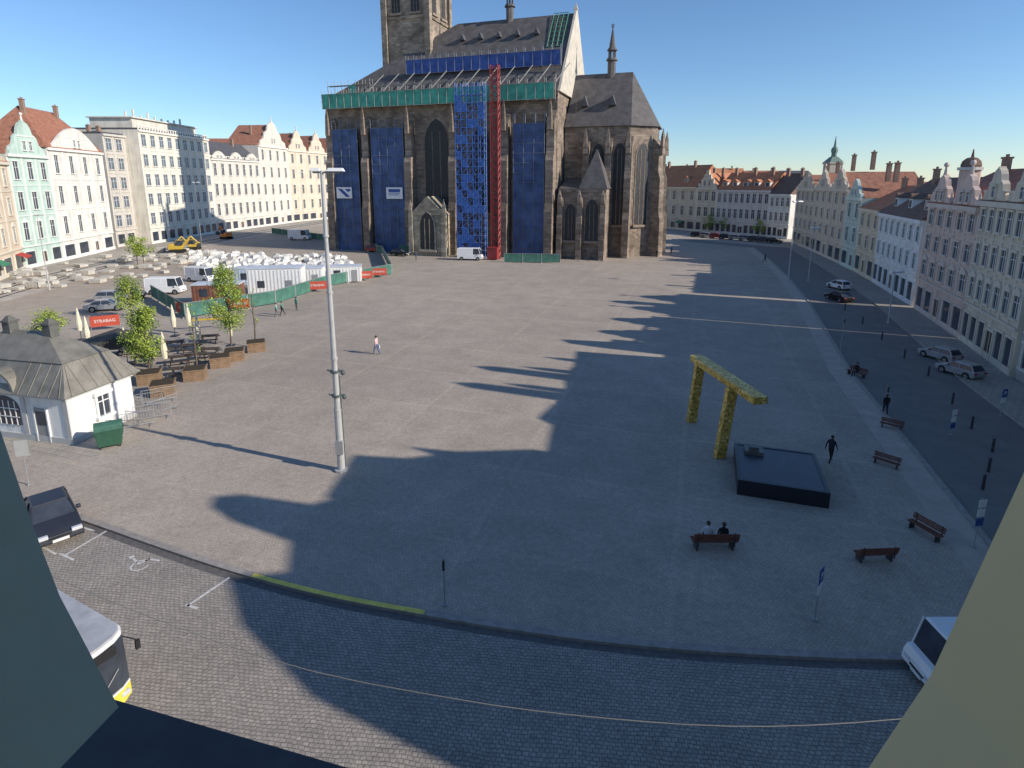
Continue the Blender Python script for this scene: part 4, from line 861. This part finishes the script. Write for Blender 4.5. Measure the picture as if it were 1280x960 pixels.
# ------------------------------------------------------------------ poles and lamps
polem=M('pale_grey_paint',(.46,.46,.45),.5,.12,2)
def lampmast(label,loc,h,rot=0,detail=False,group=None,r0=.17):
    r=thing('lamp_mast',label,'street lamp',loc,rot,group)
    m=MB(); m.cyl((0,0,0),(0,0,.12),r0*2.2,n=10); m.cyl((0,0,.1),(0,0,h*.22),r0*1.25,r0*1.1,12); m.cyl((0,0,h*.22),(0,0,h*.62),r0*.95,r0*.75,12); m.cyl((0,0,h*.62),(0,0,h),r0*.72,r0*.5,12)
    for zz in(.22,.4,.62,.8): m.cyl((0,0,h*zz-.06),(0,0,h*zz+.06),r0*1.35*(1-.4*zz),n=12)
    m.obj('pole',r,polem)
    m=MB(); m.cyl((-.45,0,h-.1),(.9,0,h-.1),.05,n=6); m.obj('arm',r,metal)
    for x0,x1 in((-.55,-.05),(.25,1.15)):
        m=MB(); m.frus(((x0+x1)/2,0),(x1-x0)/2,.22,h-.05,h+.12,(x1-x0)/2*.8,.16); m.obj('lamp_head',r,white,bevel=.02)
    if detail:
        eq=M('equipment_grey',(.10,.12,.12),.5,.2,2)
        for zz,rr in((5.9,.30),(4.5,.30)):
            m=MB(); m.cyl((0,0,zz-.06),(0,0,zz+.06),rr*.85,n=12); m.cyl((rr*.6,0,zz),(rr*1.5,0,zz+.02),.07,n=8); m.cyl((-rr*.6,0,zz),(-rr*1.4,0,zz+.1),.06,n=8); m.sph((rr*1.4,0,zz-.1),.13,.13,.14,8,6); m.obj('camera',r,eq)
        m=MB(); m.box(-.2,.2,-.32,-.14,1.1,1.9); m.obj('switch_box',r,metal)
        m=MB(); m.cyl((.24,.05,.2),(.2,.05,5.6),.03,n=5); m.obj('cable_conduit',r,eq)
    return r
g=G(427,588); lampmast('tall pale grey lighting mast with cameras',(g.x,g.y,0),HT(427,588,213),.1,True,r0=.17)
for px,py,ty,lab in((984,361,252,'tall lighting mast at the edge of the side street'),(62,362,268,'slim street lamp beside the tramway works'),(252,304,228,'slim street lamp beside the tramway works'),(380,282,215,'slim street lamp in front of the houses'),(1110,404,340,'slim lamp post beside the side street'),(1010,352,285,'slim lamp post beside the side street')):
    g=G(px,py); lampmast(lab,(g.x,g.y,0),HT(px,py,ty),.2,False,'slim lamp posts',.08)
def signpost(label,px,py,h,kind,rot=0):
    g=G(px,py); r=thing('sign_post',label,'sign',(g.x,g.y,0),rot)
    m=MB(); m.cyl((0,0,0),(0,0,h),.03,n=8); m.cyl((0,0,0),(0,0,.06),.1,n=8); m.obj('post',r,metal)
    if kind=='park':
        m=MB(); m.box(-.24,.24,-.06,-.04,h-.6,h); m.obj('panel',r,bluet); m=MB(); m.box(-.24,.24,-.06,-.04,h-1.0,h-.65); m.obj('panel',r,white)
        t_=textmesh('P',.42); t_.materials.append(white); o=put(t_,'lettering',r,(0,-.07,h-.3)); o.rotation_euler=(math.pi/2,0,0)
    elif kind=='white': m=MB(); m.box(-.3,.3,-.06,-.04,h-.9,h); m.obj('panel',r,M('sign_back',(.4,.41,.40),.6,.1,2))
    elif kind=='thin': m=MB(); m.box(-.05,.05,-.12,-.04,h-.5,h-.1); m.obj('panel',r,dkmetal)
    elif kind=='multi':
        for i,(z,mm) in enumerate(((h-.4,white),(h-.85,white),(h-1.3,bluet))): m=MB(); m.box(-.2,.2,-.06,-.04,z,z+.36); m.obj('panel',r,mm)
    return r
signpost('thin grey post standing on the setts',556,757,2.1,'thin')
signpost('parking sign with blue panel on a grey post',1018,775,2.2,'park',.8)
signpost('white panel sign on a grey post by the kerb',36,606,2.6,'white',.3)
signpost('slim sign post with several white panels',1217,684,2.4,'multi',.2)
signpost('white and blue sign panel on the shaded pavement',1188,544,1.8,'multi',.3)
signpost('white and blue sign panel on the shaded pavement',1250,520,2.0,'park',.3)
signpost('slim dark post on the shaded pavement',1105,515,2.0,'thin',.3)
signpost('slim dark post beside the side street',1050,440,3.4,'thin',.3)
bo=thing('bollard','short dark steel bollard','bollard',pg(1235,590),0,group='bollards beside the side street'); m=MB(); m.cyl((0,0,0),(0,0,.8),.08,.07,10); m.sph((0,0,.82),.09,.09,.07,10,5); m.obj('post',bo,dkmetal)
for px,py in((1228,612),(1240,565),(1160,470),(1130,448),(1102,425),(1078,405),(1056,388),(1214,536),(1190,505)): clone(bo,pg(px,py))
bn=thing('bench','red-brown wooden bench on steel legs','bench',(bp.x,bp.y-.05,0),0,group='wooden benches on the square')
m=MB(); 
for i in range(4): m.box(-1.0,1.0,-.24+i*.12,-.15+i*.12,.42,.47)
m.obj('seat',bn,redwood)
m=MB(); 
for i in range(3): m.box(-1.0,1.0,-.31-.03*i,-.27-.03*i,.55+i*.13,.65+i*.13)
m.obj('backrest',bn,redwood)
for x in(-.8,.8): m=MB(); m.box(x-.03,x+.03,-.22,.22,0,.42); m.box(x-.025,x+.025,-.36,-.3,.3,.95); m.obj('leg',bn,dkmetal)
for px,py,a,s in((1092,700,.05,.85),(1155,668,1.9,.75),(1107,582,2.3,.68),(1114,536,2.4,.66),(1070,470,2.0,.8)): clone(bn,pg(px,py),a,scale=s)
# ------------------------------------------------------------------ fountain
gf_=thing('golden_fountain_sculpture','golden angular arch sculpture on two leaning pillars','sculpture',pg(884,550),0)
O=Vector(pg(884,550)); P1=Vector(pg(864,527));P2=Vector(pg(899,572))
b0=Vector((12.45,37.4,4.4)); b1=Vector((13.55,29.6,4.35))
def slab(mb,a,b,w0,h0,side):
    a=a-O;b=b-O; side=side.normalized(); ax=(b-a).normalized(); up=side.cross(ax).normalized()
    V=[]
    for p in(a,b):
        for sx,sz in((-1,-1),(1,-1),(1,1),(-1,1)): V.append(p+side*sx*w0/2+up*sz*h0/2)
    mb.add(V,[(0,1,2,3),(4,5,6,7),(0,1,5,4),(1,2,6,5),(2,3,7,6),(3,0,4,7)])
m=MB(); slab(m,b0,b1,.85,.42,Vector((1,.15,0))); m.obj('beam',gf_,gold,bevel=.03)
m=MB(); slab(m,P1,Vector((12.6,36.9,4.3)),.6,.42,Vector((1,.1,0))); m.obj('pillar',gf_,gold,bevel=.03)
m=MB(); slab(m,P2,Vector((12.85,31.9,4.25)),.6,.45,Vector((1,.1,0))); m.obj('pillar',gf_,gold,bevel=.03)
fa=G(921,618);fb=G(1036,636); dd=(fb-fa); fw=dd.length; fr=math.atan2(dd.y,dd.x)
ft=thing('fountain_basin','low black granite fountain basin','fountain',(fa.x,fa.y,0),fr)
blk=M('black_granite',(.022,.022,.028),.3,.3,4)
D_=4.6
m=MB(); m.box(0,fw,0,.18,0,.85); m.box(0,fw,D_-.18,D_,0,.85); m.box(0,.18,.181,D_-.181,0,.85); m.box(fw-.18,fw,.181,D_-.181,0,.85); m.obj('basin_wall',ft,blk)
m=MB(); m.add([(.18,.18,.82),(fw-.18,.18,.82),(fw-.18,D_-.18,.82),(.18,D_-.18,.82)],[(0,1,2,3)]); m.obj('water',ft,M('basin_water',(.04,.045,.06),.3,.3,1))
m=MB(); m.box(.5,1.5,D_-1.3,D_-.5,.8,1.02); m.box(.75,1.25,D_-1.1,D_-.7,1.02,1.2); m.obj('spout_block',ft,M('dark_bronze',(.16,.15,.13),.4,.3,4,.3))
# ------------------------------------------------------------------ own building
th=thing('town_hall','plastered town hall with open window and cornice','building',(0,0,0))
m=MB(); m.box(-22,25.5,-14,-.5,0,18.2); m.obj('wall',th,M('town_hall_plaster',(.5,.47,.36),.9,.12,.8))
m=MB(); m.pyz([(-14.5,18.21),(-7,21.0),(-5,21.0),(-.1,18.21)],-22,25.5); m.obj('roof',th,slate)
lm=M('shaded_green_plaster',(.42,.44,.34),.95,.09,1.6,bump=.12); rm=M('lit_ochre_plaster',(.90,.72,.40),.95,.05,1.4,bump=.08)  # right ochre base lightened to carry warm light, left green darker for shade
def cheek(prof,sgn,mat):
    b=MB(); n=len(prof)
    V=[]
    for (x,y,z) in prof: V.append((x,y,z))
    for (x,y,z) in prof: V.append((x+sgn*.28,-.5,z))
    for (x,y,z) in prof: V.append((x+sgn*3,y,z))
    for (x,y,z) in prof: V.append((x+sgn*3,-.5,z))
    Fc=[]
    for i in range(n-1): Fc+=[(i,i+1,n+i+1,n+i),(2*n+i,2*n+i+1,i+1,i),(3*n+i,3*n+i+1,2*n+i+1,2*n+i),(n+i,n+i+1,3*n+i+1,3*n+i)]
    Fc+=[(0,n,3*n,2*n),(n-1,2*n-1,4*n-1,3*n-1)]
    b.add(V,Fc); b.obj('window_reveal',th,mat)
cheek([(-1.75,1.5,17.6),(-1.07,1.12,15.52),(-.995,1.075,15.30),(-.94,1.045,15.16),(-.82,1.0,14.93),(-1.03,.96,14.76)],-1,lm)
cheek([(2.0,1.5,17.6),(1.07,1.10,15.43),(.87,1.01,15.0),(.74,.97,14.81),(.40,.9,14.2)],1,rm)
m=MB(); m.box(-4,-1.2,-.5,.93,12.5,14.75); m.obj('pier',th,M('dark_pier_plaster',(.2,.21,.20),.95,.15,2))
c0=Vector((-.62,3.12));c1=Vector((-3.05,3.78)); dn=(c1-c0)
a_=c0-dn*2.2; b_=c0+dn*3.0
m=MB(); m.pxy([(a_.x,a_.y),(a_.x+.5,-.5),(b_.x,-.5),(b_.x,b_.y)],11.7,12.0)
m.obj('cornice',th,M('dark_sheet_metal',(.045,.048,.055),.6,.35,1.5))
def wire(pts,label):
    r=MB()
    for a,b in zip(pts[:-1],pts[1:]): r.cyl(a,b,.008,n=5)
    me=r.mesh('overhead_wire',[M('wire_steel',(.24,.23,.21),.5,.1,2)]); thing('overhead_wire',label,'wire',mesh=me)
def wpt(px,py,z):
    u=(px-CX)/F; v=(CY-py)/F; t=(HC-z)/(S-v*C); return Vector((u*t,(C+v*S)*t,z))
wp_=smooth([wpt(*q) for q in((-60,655,7),(80,727,6.9),(330,822,6.8),(560,872,6.8),(760,898,6.8),(960,908,6.85),(1180,893,6.9),(1400,860,7))])
wire(wp_,'thin overhead tram wire above the street')
# ------------------------------------------------------------------ light, sky, camera
EL=math.radians(26); hx_,hy_=-.936,.351
dl=Vector((hx_*math.cos(EL),hy_*math.cos(EL),-math.sin(EL)))
sl=bpy.data.lights.new('sun','SUN'); sl.energy=5.0; sl.angle=math.radians(.5); sl.color=(1,.91,.79)
so=bpy.data.objects.new('sun',sl); col.objects.link(so); so.rotation_euler=dl.to_track_quat('-Z','Y').to_euler(); so.location=(60,-40,60)
wd=bpy.data.worlds.new('World'); sc.world=wd; wd.use_nodes=True; nt=wd.node_tree
sk=nt.nodes.new('ShaderNodeTexSky'); sk.sky_type='NISHITA'; sk.sun_disc=False; sk.sun_elevation=EL; sk.sun_rotation=math.atan2(.936,-.351); sk.air_density=1.0; sk.dust_density=0.0; sk.ozone_density=6.0
bg=nt.nodes['Background']; nt.links.new(sk.outputs[0],bg.inputs[0]); bg.inputs[1].default_value=.15
sc.view_settings.view_transform='Standard'; sc.view_settings.look='None'; sc.view_settings.exposure=0
cd=bpy.data.cameras.new('camera'); cam=bpy.data.objects.new('camera',cd); col.objects.link(cam)
cam.location=(0,0,HC); cam.rotation_euler=(math.radians(90)-PIT,0,0); cd.sensor_width=36; cd.lens=F/1280*36; cd.shift_y=-(480-CY)/1280; cd.clip_start=.05; cd.clip_end=6000
sc.camera=cam
